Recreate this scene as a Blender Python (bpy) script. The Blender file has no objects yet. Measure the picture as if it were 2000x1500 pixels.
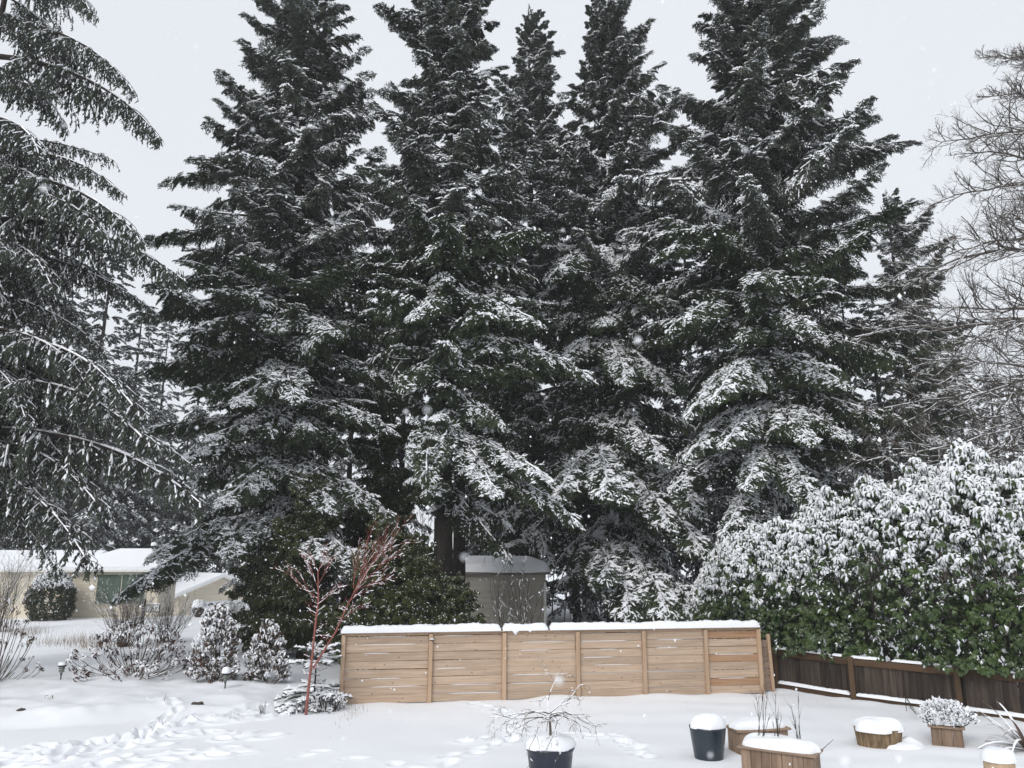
import bpy, math, random
import numpy as np
from mathutils import Vector, Matrix, Euler

S = bpy.context.scene
C = S.collection
R = math.radians

# ------------------------------------------------------------------ camera
PITCH = R(12.57)
CAMZ = 3.45
F = 1502.0                                   # focal length in photograph pixels (2000 wide)
cam = bpy.data.cameras.new('camera')
cam.sensor_width = 36.0
cam.sensor_fit = 'HORIZONTAL'
cam.lens = 36.0 * F / 2000.0
cam.clip_start = 0.05
cam.clip_end = 4000
cam.dof.use_dof = True
cam.dof.focus_distance = 22.0
cam.dof.aperture_fstop = 5.5
co = bpy.data.objects.new('camera', cam)
C.objects.link(co)
co.location = (0, 0, CAMZ)
co.rotation_euler = (math.pi / 2 + PITCH, 0, 0)
S.camera = co

# ------------------------------------------------------------------ sky, sun, exposure
SUN_EL, SUN_AZ = R(37), R(208)
w = bpy.data.worlds.new('World')
S.world = w
w.use_nodes = True
w.cycles.sampling_method = 'NONE'               # an even sky needs no light sampling of its own
nt = w.node_tree
nt.nodes.clear()
out = nt.nodes.new('ShaderNodeOutputWorld')
bg = nt.nodes.new('ShaderNodeBackground')
sky = nt.nodes.new('ShaderNodeTexSky')
sky.sky_type = 'NISHITA'
sky.sun_disc = False
sky.sun_elevation = SUN_EL
sky.sun_rotation = SUN_AZ
sky.air_density = 1.0
sky.dust_density = 6.0
sc_ = nt.nodes.new('ShaderNodeVectorMath'); sc_.operation = 'SCALE'
sc_.inputs['Scale'].default_value = 0.08
cl = nt.nodes.new('ShaderNodeRGB')
cl.outputs[0].default_value = (0.80, 0.832, 0.88, 1)      # the cloud deck of a snowy day
mx = nt.nodes.new('ShaderNodeMix'); mx.data_type = 'RGBA'
mx.inputs[0].default_value = 0.92
nt.links.new(sky.outputs[0], sc_.inputs[0])
nt.links.new(sc_.outputs[0], mx.inputs[6])
tcw = nt.nodes.new('ShaderNodeTexCoord'); nzw = nt.nodes.new('ShaderNodeTexNoise'); nzw.inputs['Scale'].default_value = 1.6; nzw.inputs['Detail'].default_value = 4
nt.links.new(tcw.outputs['Generated'], nzw.inputs['Vector'])
mrw = nt.nodes.new('ShaderNodeMapRange'); mrw.inputs['From Min'].default_value = .3; mrw.inputs['From Max'].default_value = .7; mrw.inputs['To Min'].default_value = .955; mrw.inputs['To Max'].default_value = 1.03
nt.links.new(nzw.outputs['Fac'], mrw.inputs['Value'])
vmw = nt.nodes.new('ShaderNodeVectorMath'); vmw.operation = 'SCALE'
nt.links.new(cl.outputs[0], vmw.inputs[0]); nt.links.new(mrw.outputs[0], vmw.inputs['Scale'])
nt.links.new(vmw.outputs[0], mx.inputs[7])
nt.links.new(mx.outputs[2], bg.inputs['Color'])
bg.inputs['Strength'].default_value = 1.0
nt.links.new(bg.outputs[0], out.inputs[0])

sl = bpy.data.lights.new('sun', 'SUN')
sl.energy = 1.5
sl.angle = R(24)
sl.color = (1.0, 0.985, 0.96)
so = bpy.data.objects.new('sun', sl)
C.objects.link(so)
sd = Vector((math.sin(SUN_AZ) * math.cos(SUN_EL), math.cos(SUN_AZ) * math.cos(SUN_EL), math.sin(SUN_EL)))
so.rotation_euler = sd.to_track_quat('Z', 'Y').to_euler()
so.location = (0, 0, 60)

S.view_settings.view_transform = 'Standard'
S.view_settings.look = 'None'
S.view_settings.exposure = 0.12
S.view_settings.gamma = 1.0
S.view_settings.use_curve_mapping = False
S.render.engine = 'CYCLES'
S.cycles.use_denoising = True
S.cycles.denoising_prefilter = 'ACCURATE'
S.cycles.denoising_input_passes = 'RGB_ALBEDO_NORMAL'
S.cycles.adaptive_threshold = 0.03
S.cycles.max_bounces = 8
S.cycles.diffuse_bounces = 4
S.cycles.glossy_bounces = 2
S.cycles.transmission_bounces = 4
S.cycles.volume_bounces = 1
S.cycles.caustics_reflective = False
S.cycles.caustics_refractive = False

# ------------------------------------------------------------------ from a photograph pixel to a place in the yard
cp, sp = math.cos(PITCH), math.sin(PITCH)
def ray(px, py):
    a, b = (px - 1000) / F, (750 - py) / F
    return np.array([a, cp - b * sp, sp + b * cp])
def P(px, py, z=0.0):                        # where the sight line meets the level z
    d = ray(px, py)
    t = (z - CAMZ) / d[2]
    return np.array([d[0] * t, d[1] * t, z])
def PD(px, py, Y):                           # where the sight line meets the distance Y
    d = ray(px, py)
    t = Y / d[1]
    return np.array([d[0] * t, Y, CAMZ + d[2] * t])
def pix(p):                                  # and back
    v = np.asarray(p, float) - np.array([0, 0, CAMZ])
    f = v[1] * cp + v[2] * sp
    u = -v[1] * sp + v[2] * cp
    return 1000 + F * v[0] / f, 750 - F * u / f

# ------------------------------------------------------------------ materials
def mat(name, base, rough=0.7, spec=0.3, var=None, vscale=4.0, stretch=(1, 1, 1), bump=0.0, bscale=20.0,
        objvar=0.0, coords='Object', frost=None, detail=6.0):
    m = bpy.data.materials.new(name)
    m.use_nodes = True
    n = m.node_tree
    b = n.nodes['Principled BSDF']
    b.inputs['Roughness'].default_value = rough
    b.inputs['Specular IOR Level'].default_value = spec
    b.inputs['Base Color'].default_value = (*base, 1)
    tc = n.nodes.new('ShaderNodeTexCoord')
    mp = n.nodes.new('ShaderNodeMapping')
    mp.inputs['Scale'].default_value = stretch
    n.links.new(tc.outputs[coords], mp.inputs[0])
    if objvar or var:
        oi = n.nodes.new('ShaderNodeObjectInfo')
        add = n.nodes.new('ShaderNodeVectorMath'); add.operation = 'MULTIPLY_ADD'
        cr = n.nodes.new('ShaderNodeCombineXYZ')
        for k in range(3): n.links.new(oi.outputs['Random'], cr.inputs[k])
        add.inputs[1].default_value = (37, 53, 71)
        n.links.new(cr.outputs[0], add.inputs[0])
        n.links.new(mp.outputs[0], add.inputs[2])
        vec = add.outputs[0]
    else:
        vec = mp.outputs[0]
    col = None
    if var:
        nz = n.nodes.new('ShaderNodeTexNoise')
        nz.inputs['Scale'].default_value = vscale
        nz.inputs['Detail'].default_value = detail
        nz.inputs['Roughness'].default_value = 0.62
        n.links.new(vec, nz.inputs['Vector'])
        rp = n.nodes.new('ShaderNodeValToRGB')
        rp.color_ramp.elements[0].position = 0.3
        rp.color_ramp.elements[1].position = 0.7
        rp.color_ramp.elements[0].color = (*var, 1)
        rp.color_ramp.elements[1].color = (*base, 1)
        n.links.new(nz.outputs['Fac'], rp.inputs[0])
        col = rp.outputs[0]
    if objvar:
        hs = n.nodes.new('ShaderNodeHueSaturation')
        mr = n.nodes.new('ShaderNodeMapRange')
        mr.inputs['To Min'].default_value = 1 - objvar
        mr.inputs['To Max'].default_value = 1 + objvar
        n.links.new(oi.outputs['Random'], mr.inputs['Value'])
        n.links.new(mr.outputs[0], hs.inputs['Value'])
        if col: n.links.new(col, hs.inputs['Color'])
        else: hs.inputs['Color'].default_value = (*base, 1)
        col = hs.outputs[0]
    if frost:                                # snow dust lying on upward faces
        ge = n.nodes.new('ShaderNodeNewGeometry')
        sx = n.nodes.new('ShaderNodeSeparateXYZ')
        n.links.new(ge.outputs['Normal'], sx.inputs[0])
        fz = n.nodes.new('ShaderNodeTexNoise')
        fz.inputs['Scale'].default_value = frost[2]
        fz.inputs['Detail'].default_value = 3
        n.links.new(vec, fz.inputs['Vector'])
        ad = n.nodes.new('ShaderNodeMath'); ad.operation = 'ADD'
        n.links.new(sx.outputs[2], ad.inputs[0]); n.links.new(fz.outputs['Fac'], ad.inputs[1])
        mr2 = n.nodes.new('ShaderNodeMapRange')
        mr2.inputs['From Min'].default_value = frost[0]
        mr2.inputs['From Max'].default_value = frost[1]
        n.links.new(ad.outputs[0], mr2.inputs['Value'])
        mm = n.nodes.new('ShaderNodeMix'); mm.data_type = 'RGBA'
        n.links.new(mr2.outputs[0], mm.inputs[0])
        if col: n.links.new(col, mm.inputs[6])
        else: mm.inputs[6].default_value = (*base, 1)
        mm.inputs[7].default_value = (0.82, 0.84, 0.88, 1)
        col = mm.outputs[2]
    if col: n.links.new(col, b.inputs['Base Color'])
    if bump:
        bz = n.nodes.new('ShaderNodeTexNoise')
        bz.inputs['Scale'].default_value = bscale
        bz.inputs['Detail'].default_value = 5
        n.links.new(vec, bz.inputs['Vector'])
        bp = n.nodes.new('ShaderNodeBump')
        bp.inputs['Strength'].default_value = bump
        bp.inputs['Distance'].default_value = 0.02
        n.links.new(bz.outputs['Fac'], bp.inputs['Height'])
        n.links.new(bp.outputs[0], b.inputs['Normal'])
    return m

M = {}
M['snow'] = mat('snow', (0.87, 0.885, 0.915), 0.75, 0.15, var=(0.84, 0.86, 0.895), vscale=3, bump=0.35, bscale=22)
M['snow_ground'] = mat('snow_ground', (0.87, 0.885, 0.915), 0.8, 0.12, var=(0.83, 0.85, 0.89), vscale=0.6, bump=0.25, bscale=5)
M['snow_leaf'] = mat('snow_on_leaves', (0.86, 0.875, 0.905), 0.75, 0.15)
M['needle'] = mat('needle_green', (0.068, 0.094, 0.043), 0.6, 0.3, var=(0.026, 0.036, 0.019), vscale=2.2, objvar=0.28, frost=(1.3, 2.0, 9.0))
M['needle_grey'] = mat('needle_grey_green', (0.100, 0.116, 0.080), 0.65, 0.25, var=(0.034, 0.042, 0.034), vscale=2.2, objvar=0.2, frost=(1.0, 1.6, 9.0))
M['cedar'] = mat('cedar_green', (0.092, 0.110, 0.036), 0.6, 0.3, var=(0.045, 0.056, 0.020), vscale=2.5, objvar=0.25, frost=(1.4, 1.9, 10.0))
M['needle_far'] = mat('far_needle', (0.055, 0.065, 0.055), 0.7, 0.2, var=(0.035, 0.042, 0.036), vscale=1.0, objvar=0.2, frost=(1.0, 1.6, 3.0))
M['laurel'] = mat('laurel_leaf', (0.074, 0.116, 0.028), 0.36, 0.5, var=(0.018, 0.036, 0.012), vscale=2.0, objvar=0.15)
M['rhodo'] = mat('rhododendron_leaf', (0.055, 0.060, 0.036), 0.5, 0.4, var=(0.10, 0.045, 0.035), vscale=3.0, objvar=0.2)
M['rhodo_dry'] = mat('curled_leaf', (0.10, 0.040, 0.032), 0.6, 0.3, var=(0.045, 0.028, 0.022), vscale=4.0, objvar=0.2)
M['box'] = mat('boxwood_leaf', (0.040, 0.050, 0.022), 0.6, 0.3, var=(0.025, 0.03, 0.016), vscale=4.0)
M['bark'] = mat('bark', (0.040, 0.034, 0.030), 0.9, 0.1, var=(0.016, 0.014, 0.013), vscale=5, stretch=(1, 1, .25), bump=0.8, bscale=9)
M['limb'] = mat('limb_bark', (0.060, 0.050, 0.042), 0.9, 0.1, var=(0.030, 0.025, 0.022), vscale=6, frost=(1.35, 1.6, 6.0))
M['twig'] = mat('twig_brown', (0.125, 0.100, 0.078), 0.85, 0.15, var=(0.07, 0.055, 0.045), vscale=5)
M['twig_dark'] = mat('twig_dark', (0.050, 0.040, 0.035), 0.85, 0.15, var=(0.03, 0.024, 0.02), vscale=5)
M['grey_bark'] = mat('grey_bark', (0.108, 0.094, 0.080), 0.85, 0.15, var=(0.07, 0.06, 0.052), vscale=5)
M['coral'] = mat('coral_bark', (0.34, 0.090, 0.080), 0.6, 0.3, var=(0.20, 0.075, 0.065), vscale=5)
M['coral_trunk'] = mat('coral_trunk', (0.33, 0.125, 0.105), 0.7, 0.2, var=(0.18, 0.065, 0.055), vscale=7, stretch=(1, 1, .3), frost=(1.3, 1.5, 14))
M['dry_grass'] = mat('dry_grass', (0.32, 0.25, 0.18), 0.85, 0.1, var=(0.22, 0.17, 0.12), vscale=3)
M['fence'] = mat('new_cedar_board', (0.53, 0.41, 0.31), 0.75, 0.2, var=(0.36, 0.262, 0.188), vscale=2.6, stretch=(0.45, 9, 9), bump=0.15, bscale=12, objvar=0.13)
def knots(m):
    n = m.node_tree; b = n.nodes['Principled BSDF']; src = b.inputs['Base Color'].links[0].from_socket
    tc = n.nodes.new('ShaderNodeTexCoord'); oi = n.nodes.new('ShaderNodeObjectInfo'); mp = n.nodes.new('ShaderNodeMapping')
    mp.inputs['Scale'].default_value = (1, 0, 1.3)
    n.links.new(tc.outputs['Object'], mp.inputs[0])
    cx = n.nodes.new('ShaderNodeCombineXYZ'); mu = n.nodes.new('ShaderNodeMath'); mu.operation = 'MULTIPLY'; mu.inputs[1].default_value = 91.0
    n.links.new(oi.outputs['Random'], mu.inputs[0]); n.links.new(mu.outputs[0], cx.inputs[0]); n.links.new(cx.outputs[0], mp.inputs['Location'])
    vo = n.nodes.new('ShaderNodeTexVoronoi'); vo.inputs['Scale'].default_value = 4.5
    n.links.new(mp.outputs[0], vo.inputs['Vector'])
    mr = n.nodes.new('ShaderNodeMapRange'); mr.inputs['From Min'].default_value = .05; mr.inputs['From Max'].default_value = .13; mr.inputs['To Min'].default_value = .75; mr.inputs['To Max'].default_value = 0
    n.links.new(vo.outputs['Distance'], mr.inputs['Value'])
    mm = n.nodes.new('ShaderNodeMix'); mm.data_type = 'RGBA'; mm.inputs[7].default_value = (.12, .062, .035, 1)
    n.links.new(mr.outputs[0], mm.inputs[0]); n.links.new(src, mm.inputs[6]); n.links.new(mm.outputs[2], b.inputs['Base Color'])
knots(M['fence'])
M['fence_red'] = mat('red_cedar_board', (0.45, 0.30, 0.19), 0.75, 0.2, var=(0.32, 0.17, 0.095), vscale=2.6, stretch=(0.45, 9, 9), bump=0.15, bscale=12, objvar=0.1)
M['post'] = mat('cedar_post', (0.50, 0.375, 0.275), 0.75, 0.2, var=(0.42, 0.275, 0.17), vscale=2.6, stretch=(9, 9, 0.45), bump=0.15, bscale=12, objvar=0.1)
M['old'] = mat('old_brown_plank', (0.072, 0.056, 0.045), 0.85, 0.15, var=(0.026, 0.020, 0.017), vscale=2.4, stretch=(7, 7, .5), bump=0.3, bscale=10, objvar=0.38)
M['old_rail'] = mat('old_brown_rail', (0.092, 0.056, 0.033), 0.85, 0.15, var=(0.060, 0.038, 0.024), vscale=2.4, stretch=(.5, 7, 7), bump=0.3, bscale=10, objvar=0.2)
M['old_post'] = mat('old_brown_post', (0.095, 0.062, 0.036), 0.85, 0.15, var=(0.055, 0.036, 0.022), vscale=2.4, stretch=(7, 7, .5), bump=0.3, bscale=10, objvar=0.2)
M['planter'] = mat('planter_wood', (0.30, 0.215, 0.155), 0.8, 0.15, var=(0.155, 0.105, 0.075), vscale=2.6, stretch=(8, 8, .6), bump=0.25, bscale=12, objvar=0.22)
M['planter_rim'] = mat('planter_rim_wood', (0.34, 0.25, 0.185), 0.8, 0.15, var=(0.2, 0.14, 0.1), vscale=2.6, stretch=(.6, 8, 8), bump=0.25, bscale=12, objvar=0.1)
M['stump'] = mat('split_wood', (0.36, 0.255, 0.15), 0.85, 0.1, var=(0.06, 0.042, 0.028), vscale=3.0, stretch=(8, 8, .45), bump=0.9, bscale=7)
M['log'] = mat('pale_log', (0.58, 0.44, 0.30), 0.8, 0.15, var=(0.38, 0.27, 0.17), vscale=2.4, stretch=(6, 6, .6), bump=0.3, bscale=7)
M['pot_blue'] = mat('blue_black_glaze', (0.012, 0.020, 0.040), 0.28, 0.5, var=(0.008, 0.012, 0.022), vscale=2, bump=0.05, bscale=8)
M['pot_grey'] = mat('slate_glaze', (0.020, 0.032, 0.045), 0.25, 0.5, var=(0.012, 0.018, 0.026), vscale=2, bump=0.05, bscale=8)
M['metal'] = mat('dark_metal', (0.03, 0.028, 0.027), 0.5, 0.5)
M['lamp_glass'] = mat('lamp_glass', (0.42, 0.44, 0.40), 0.25, 0.5)
M['siding'] = mat('cream_siding', (0.72, 0.655, 0.54), 0.7, 0.2, var=(0.65, 0.585, 0.475), vscale=1.2, stretch=(.4, 1, 3))
M['trim'] = mat('white_trim', (0.74, 0.74, 0.72), 0.6, 0.3)
M['shed'] = mat('grey_shed_board', (0.38, 0.36, 0.315), 0.8, 0.2, var=(0.32, 0.30, 0.26), vscale=1.5, stretch=(.5, 1, 5))
M['shed_trim'] = mat('shed_trim', (0.16, 0.15, 0.13), 0.7, 0.2)
M['curtain'] = mat('green_curtain', (0.105, 0.150, 0.115), 0.6, 0.3, var=(0.06, 0.092, 0.07), vscale=7, stretch=(3, 1, .1))
M['dark_glass'] = mat('dark_glass', (0.012, 0.015, 0.022), 0.12, 0.6)
M['garage_door'] = mat('white_door', (0.70, 0.72, 0.74), 0.55, 0.3)
M['rock'] = mat('rock', (0.10, 0.085, 0.07), 0.9, 0.1, var=(0.05, 0.04, 0.035), vscale=14, bump=0.6, bscale=25)
M['phormium'] = mat('sword_leaf', (0.15, 0.13, 0.085), 0.5, 0.4, var=(0.14, 0.055, 0.045), vscale=3, frost=(1.25, 1.55, 7))
M['heather'] = mat('heather', (0.055, 0.055, 0.035), 0.7, 0.2, var=(0.03, 0.03, 0.02), vscale=8)
M['tag'] = mat('sign_black', (0.02, 0.02, 0.02), 0.5, 0.3)

# ------------------------------------------------------------------ mesh helpers
class MB:
    """collects triangles and quads, becomes one mesh"""
    def __init__(s): s.v = []; s.t = []; s.tm = []; s.q = []; s.qm = []; s.n = 0
    def add(s, v, tris=None, quads=None, m=0):
        v = np.asarray(v, float).reshape(-1, 3)
        if tris is not None and len(tris):
            tris = np.asarray(tris, int).reshape(-1, 3) + s.n
            s.t.append(tris); s.tm.append(np.full(len(tris), m) if np.isscalar(m) else np.asarray(m))
        if quads is not None and len(quads):
            quads = np.asarray(quads, int).reshape(-1, 4) + s.n
            s.q.append(quads); s.qm.append(np.full(len(quads), m) if np.isscalar(m) else np.asarray(m))
        s.v.append(v); s.n += len(v)
        return s
    def mesh(s, name, mats, smooth=False):
        me = bpy.data.meshes.new(name)
        V = np.concatenate(s.v) if s.v else np.zeros((0, 3))
        T = np.concatenate(s.t) if s.t else np.zeros((0, 3), int)
        Q = np.concatenate(s.q) if s.q else np.zeros((0, 4), int)
        mi = np.concatenate([np.concatenate(s.tm) if s.tm else np.zeros(0, int), np.concatenate(s.qm) if s.qm else np.zeros(0, int)])
        loops = np.concatenate([T.ravel(), Q.ravel()]).astype(np.int32)
        starts = np.concatenate([np.arange(len(T)) * 3, len(T) * 3 + np.arange(len(Q)) * 4]).astype(np.int32)
        me.vertices.add(len(V)); me.vertices.foreach_set('co', V.astype(np.float32).ravel())
        me.loops.add(len(loops)); me.loops.foreach_set('vertex_index', loops)
        me.polygons.add(len(starts)); me.polygons.foreach_set('loop_start', starts)
        me.polygons.foreach_set('material_index', mi.astype(np.int32))
        me.polygons.foreach_set('use_smooth', np.full(len(starts), smooth))
        me.update(calc_edges=True)
        for k in (mats if isinstance(mats, (list, tuple)) else [mats]): me.materials.append(M[k])
        return me
    def box(s, c, d, m=0, bev=0.0):
        x, y, z = np.array(d) / 2.0
        if bev <= 0:
            v = np.array([[a * x, b * y, e * z] for a in (-1, 1) for b in (-1, 1) for e in (-1, 1)]) + np.array(c)
            q = [(0, 1, 3, 2), (4, 6, 7, 5), (0, 4, 5, 1), (2, 3, 7, 6), (0, 2, 6, 4), (1, 5, 7, 3)]
            return s.add(v, quads=q, m=m)
        v = []; idx = {}
        for a in (-1, 1):
            for b in (-1, 1):
                for e in (-1, 1):
                    for ax in range(3):
                        p = [a * (x - bev), b * (y - bev), e * (z - bev)]
                        p[ax] = (a * x, b * y, e * z)[ax]
                        idx[(a, b, e, ax)] = len(v); v.append(p)
        q = []; t = []
        I = idx
        for sgn in (-1, 1):
            q += [[I[(sgn, -1, -1, 0)], I[(sgn, 1, -1, 0)], I[(sgn, 1, 1, 0)], I[(sgn, -1, 1, 0)]],
                  [I[(-1, sgn, -1, 1)], I[(1, sgn, -1, 1)], I[(1, sgn, 1, 1)], I[(-1, sgn, 1, 1)]],
                  [I[(-1, -1, sgn, 2)], I[(1, -1, sgn, 2)], I[(1, 1, sgn, 2)], I[(-1, 1, sgn, 2)]]]
        for a in (-1, 1):
            for b in (-1, 1):
                q += [[I[(a, b, -1, 0)], I[(a, b, 1, 0)], I[(a, b, 1, 1)], I[(a, b, -1, 1)]],
                      [I[(a, -1, b, 0)], I[(a, 1, b, 0)], I[(a, 1, b, 2)], I[(a, -1, b, 2)]],
                      [I[(-1, a, b, 1)], I[(1, a, b, 1)], I[(1, a, b, 2)], I[(-1, a, b, 2)]]]
                for e in (-1, 1): t.append([I[(a, b, e, 0)], I[(a, b, e, 1)], I[(a, b, e, 2)]])
        v = np.array(v) + np.array(c)
        n0 = s.n
        s.add(v, tris=t, quads=q, m=m)
        return s
    def tube(s, pts, rad, sides=6, m=0, cap=True):
        pts = np.asarray(pts, float); n = len(pts)
        rad = np.broadcast_to(np.asarray(rad, float), (n,))
        tg = np.gradient(pts, axis=0); tg /= np.linalg.norm(tg, axis=1)[:, None] + 1e-9
        ref = np.array([0, 0, 1.0]) if abs(tg[0][2]) < .9 else np.array([1.0, 0, 0])
        u = np.cross(tg, ref); u /= np.linalg.norm(u, axis=1)[:, None] + 1e-9
        vv = np.cross(tg, u)
        a = np.arange(sides) * 2 * math.pi / sides
        ring = pts[:, None] + rad[:, None, None] * (np.cos(a)[None, :, None] * u[:, None] + np.sin(a)[None, :, None] * vv[:, None])
        q = [[i * sides + j, i * sides + (j + 1) % sides, (i + 1) * sides + (j + 1) % sides, (i + 1) * sides + j] for i in range(n - 1) for j in range(sides)]
        V = ring.reshape(-1, 3); t = []
        if cap:
            V = np.vstack([V, pts[:1], pts[-1:]]); b = n * sides
            t = [[b, (j + 1) % sides, j] for j in range(sides)] + [[b + 1, (n - 1) * sides + j, (n - 1) * sides + (j + 1) % sides] for j in range(sides)]
        return s.add(V, tris=t, quads=q, m=m)
    def lathe(s, prof, sides=28, m=0, c=(0, 0, 0), wob=0.0, rng=None):
        prof = np.asarray(prof, float); n = len(prof)
        a = np.arange(sides) * 2 * math.pi / sides
        rr = np.ones(sides)
        if wob: rr = 1 + wob * np.interp(np.arange(sides), np.linspace(0, sides, 9), np.append(rng.uniform(-1, 1, 8), 0)) 
        V = np.stack([prof[:, :1] * (np.cos(a) * rr), prof[:, :1] * (np.sin(a) * rr), np.repeat(prof[:, 1:], sides, 1)], -1).reshape(-1, 3) + np.array(c)
        q = [[i * sides + j, i * sides + (j + 1) % sides, (i + 1) * sides + (j + 1) % sides, (i + 1) * sides + j] for i in range(n - 1) for j in range(sides)]
        return s.add(V, quads=q, m=m)
    # many straight tapered twigs at once
    def segs(s, p0, p1, r0, r1, sides=4, m=0):
        p0 = np.asarray(p0, float); p1 = np.asarray(p1, float); n = len(p0)
        if not n: return s
        r0 = np.broadcast_to(r0, (n,)); r1 = np.broadcast_to(r1, (n,))
        d = p1 - p0; d /= np.linalg.norm(d, axis=1)[:, None] + 1e-9
        ref = np.where(np.abs(d[:, 2:3]) < .9, np.array([[0, 0, 1.0]]), np.array([[1.0, 0, 0]]))
        u = np.cross(d, ref); u /= np.linalg.norm(u, axis=1)[:, None] + 1e-9
        v = np.cross(d, u)
        a = np.arange(sides) * 2 * math.pi / sides
        o = np.cos(a)[None, :, None] * u[:, None] + np.sin(a)[None, :, None] * v[:, None]
        V = np.concatenate([p0[:, None] + o * r0[:, None, None], p1[:, None] + o * r1[:, None, None]], 1)
        q = np.array([[j, (j + 1) % sides, sides + (j + 1) % sides, sides + j] for j in range(sides)])
        return s.add(V, quads=(q[None] + np.arange(n)[:, None, None] * 2 * sides), m=m)
    # a ridge of snow lying along the top of each twig
    def snowsegs(s, p0, p1, wd, h, m=0):
        p0 = np.asarray(p0, float); p1 = np.asarray(p1, float); n = len(p0)
        if not n: return s
        wd = np.broadcast_to(wd, (n,))[:, None]; h = np.broadcast_to(h, (n,))[:, None]
        d = p1 - p0; sd_ = np.stack([-d[:, 1], d[:, 0], np.zeros(n)], 1)
        sd_ /= np.linalg.norm(sd_, axis=1)[:, None] + 1e-9
        up = np.array([[0, 0, 1.0]])
        V = np.stack([p0 - sd_ * wd, p0 + sd_ * wd, p1 + sd_ * wd * .8, p1 - sd_ * wd * .8, p0 * .92 + p1 * .08 + up * h, p1 * .92 + p0 * .08 + up * h * .9], 1)
        q = np.array([[0, 3, 5, 4], [1, 4, 5, 2]]); t = np.array([[0, 4, 1], [3, 2, 5]])
        o = np.arange(n)[:, None, None] * 6
        return s.add(V, tris=t[None] + o, quads=q[None] + o, m=m)
    # needle-clad twigs: spindles of needles, a fringe, and the snow they carry
    def strands(s, p0, p1, wd, rng, m=0, fringe=3, flen=0.035):
        p0 = np.asarray(p0, float); p1 = np.asarray(p1, float); n = len(p0)
        if not n: return s
        wd = np.broadcast_to(wd, (n,))
        d = p1 - p0; L = np.linalg.norm(d, axis=1)[:, None] + 1e-9; d = d / L
        ref = np.where(np.abs(d[:, 2:3]) < .9, np.array([[0, 0, 1.0]]), np.array([[1.0, 0, 0]]))
        u = np.cross(d, ref); u /= np.linalg.norm(u, axis=1)[:, None] + 1e-9
        v = np.cross(u, d)
        mid = p0 + (p1 - p0) * .45
        V = np.stack([p0, p1, mid + u * wd[:, None], mid - u * wd[:, None], mid + v * wd[:, None] * .8, mid - v * wd[:, None] * .8], 1)
        q = np.array([[0, 2, 1, 3], [0, 4, 1, 5]])
        s.add(V, quads=q[None] + np.arange(n)[:, None, None] * 6, m=m)
        if fringe:
            k = n * fringe
            i = np.repeat(np.arange(n), fringe)
            tt = rng.uniform(.1, .98, k)[:, None]
            b = p0[i] + (p1[i] - p0[i]) * tt
            an = rng.uniform(0, 2 * math.pi, k)[:, None]
            side = u[i] * np.cos(an) + v[i] * np.sin(an)
            nd = d[i] * .6 + side * .8
            tip = b + nd * (flen * rng.uniform(.7, 1.5, k))[:, None]
            hw = d[i] * .009
            V = np.stack([b - hw, b + hw, tip], 1)
            s.add(V, tris=np.arange(3 * k).reshape(-1, 3), m=m)
        return s
    def strandsnow(s, p0, p1, wd, h, m=1):
        p0 = np.asarray(p0, float); p1 = np.asarray(p1, float); n = len(p0)
        if not n: return s
        wd = np.broadcast_to(wd, (n,))[:, None]; h = np.broadcast_to(h, (n,))[:, None]
        d = p1 - p0; sd_ = np.stack([-d[:, 1], d[:, 0], np.zeros(n)], 1)
        sd_ /= np.linalg.norm(sd_, axis=1)[:, None] + 1e-9
        up = np.array([[0, 0, 1.0]]); mid = p0 + d * .5
        V = np.stack([p0 + up * h * .3, p1 + up * h * .3, mid + sd_ * wd, mid - sd_ * wd, mid + up * (h + .006)], 1)
        t = np.array([[0, 4, 2], [0, 3, 4], [1, 2, 4], [1, 4, 3]])
        return s.add(V, tris=t[None] + np.arange(n)[:, None, None] * 5, m=m)

def link(name, me, parent=None, loc=(0, 0, 0), rot=(0, 0, 0), sc=(1, 1, 1), kind=None, label=None):
    o = bpy.data.objects.new(name, me)
    C.objects.link(o)
    if parent is not None: o.parent = parent
    o.location = loc; o.rotation_euler = rot
    o.scale = (sc, sc, sc) if np.isscalar(sc) else sc
    if kind: o['kind'] = kind
    if label: o['label'] = label
    return o
def tag(o, label, cat, group=None, kind=None):
    o['label'] = label; o['category'] = cat
    if group: o['group'] = group
    if kind: o['kind'] = kind
    return o
def thing(name, label, cat, loc=(0, 0, 0), rz=0.0, group=None):
    o = bpy.data.objects.new(name, None)
    o.empty_display_size = 0.2
    C.objects.link(o)
    o.location = loc; o.rotation_euler = (0, 0, rz)
    return tag(o, label, cat, group)

def smooth(a, b, x):
    t = np.clip((x - a) / (b - a), 0, 1)
    return t * t * (3 - 2 * t)
_NG = {}
def vnoise(x, y, seed, cell):                # smooth value noise on a lattice
    if seed not in _NG: _NG[seed] = np.random.default_rng(seed).uniform(-1, 1, (256, 256))
    G = _NG[seed]
    X = np.asarray(x) / cell + 100.3; Y = np.asarray(y) / cell + 100.7
    i = np.floor(X).astype(int); j = np.floor(Y).astype(int)
    fx = X - i; fy = Y - j; fx = fx * fx * (3 - 2 * fx); fy = fy * fy * (3 - 2 * fy)
    g = lambda a, b: G[a % 256, b % 256]
    return (g(i, j) * (1 - fx) + g(i + 1, j) * fx) * (1 - fy) + (g(i, j + 1) * (1 - fx) + g(i + 1, j + 1) * fx) * fy

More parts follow.
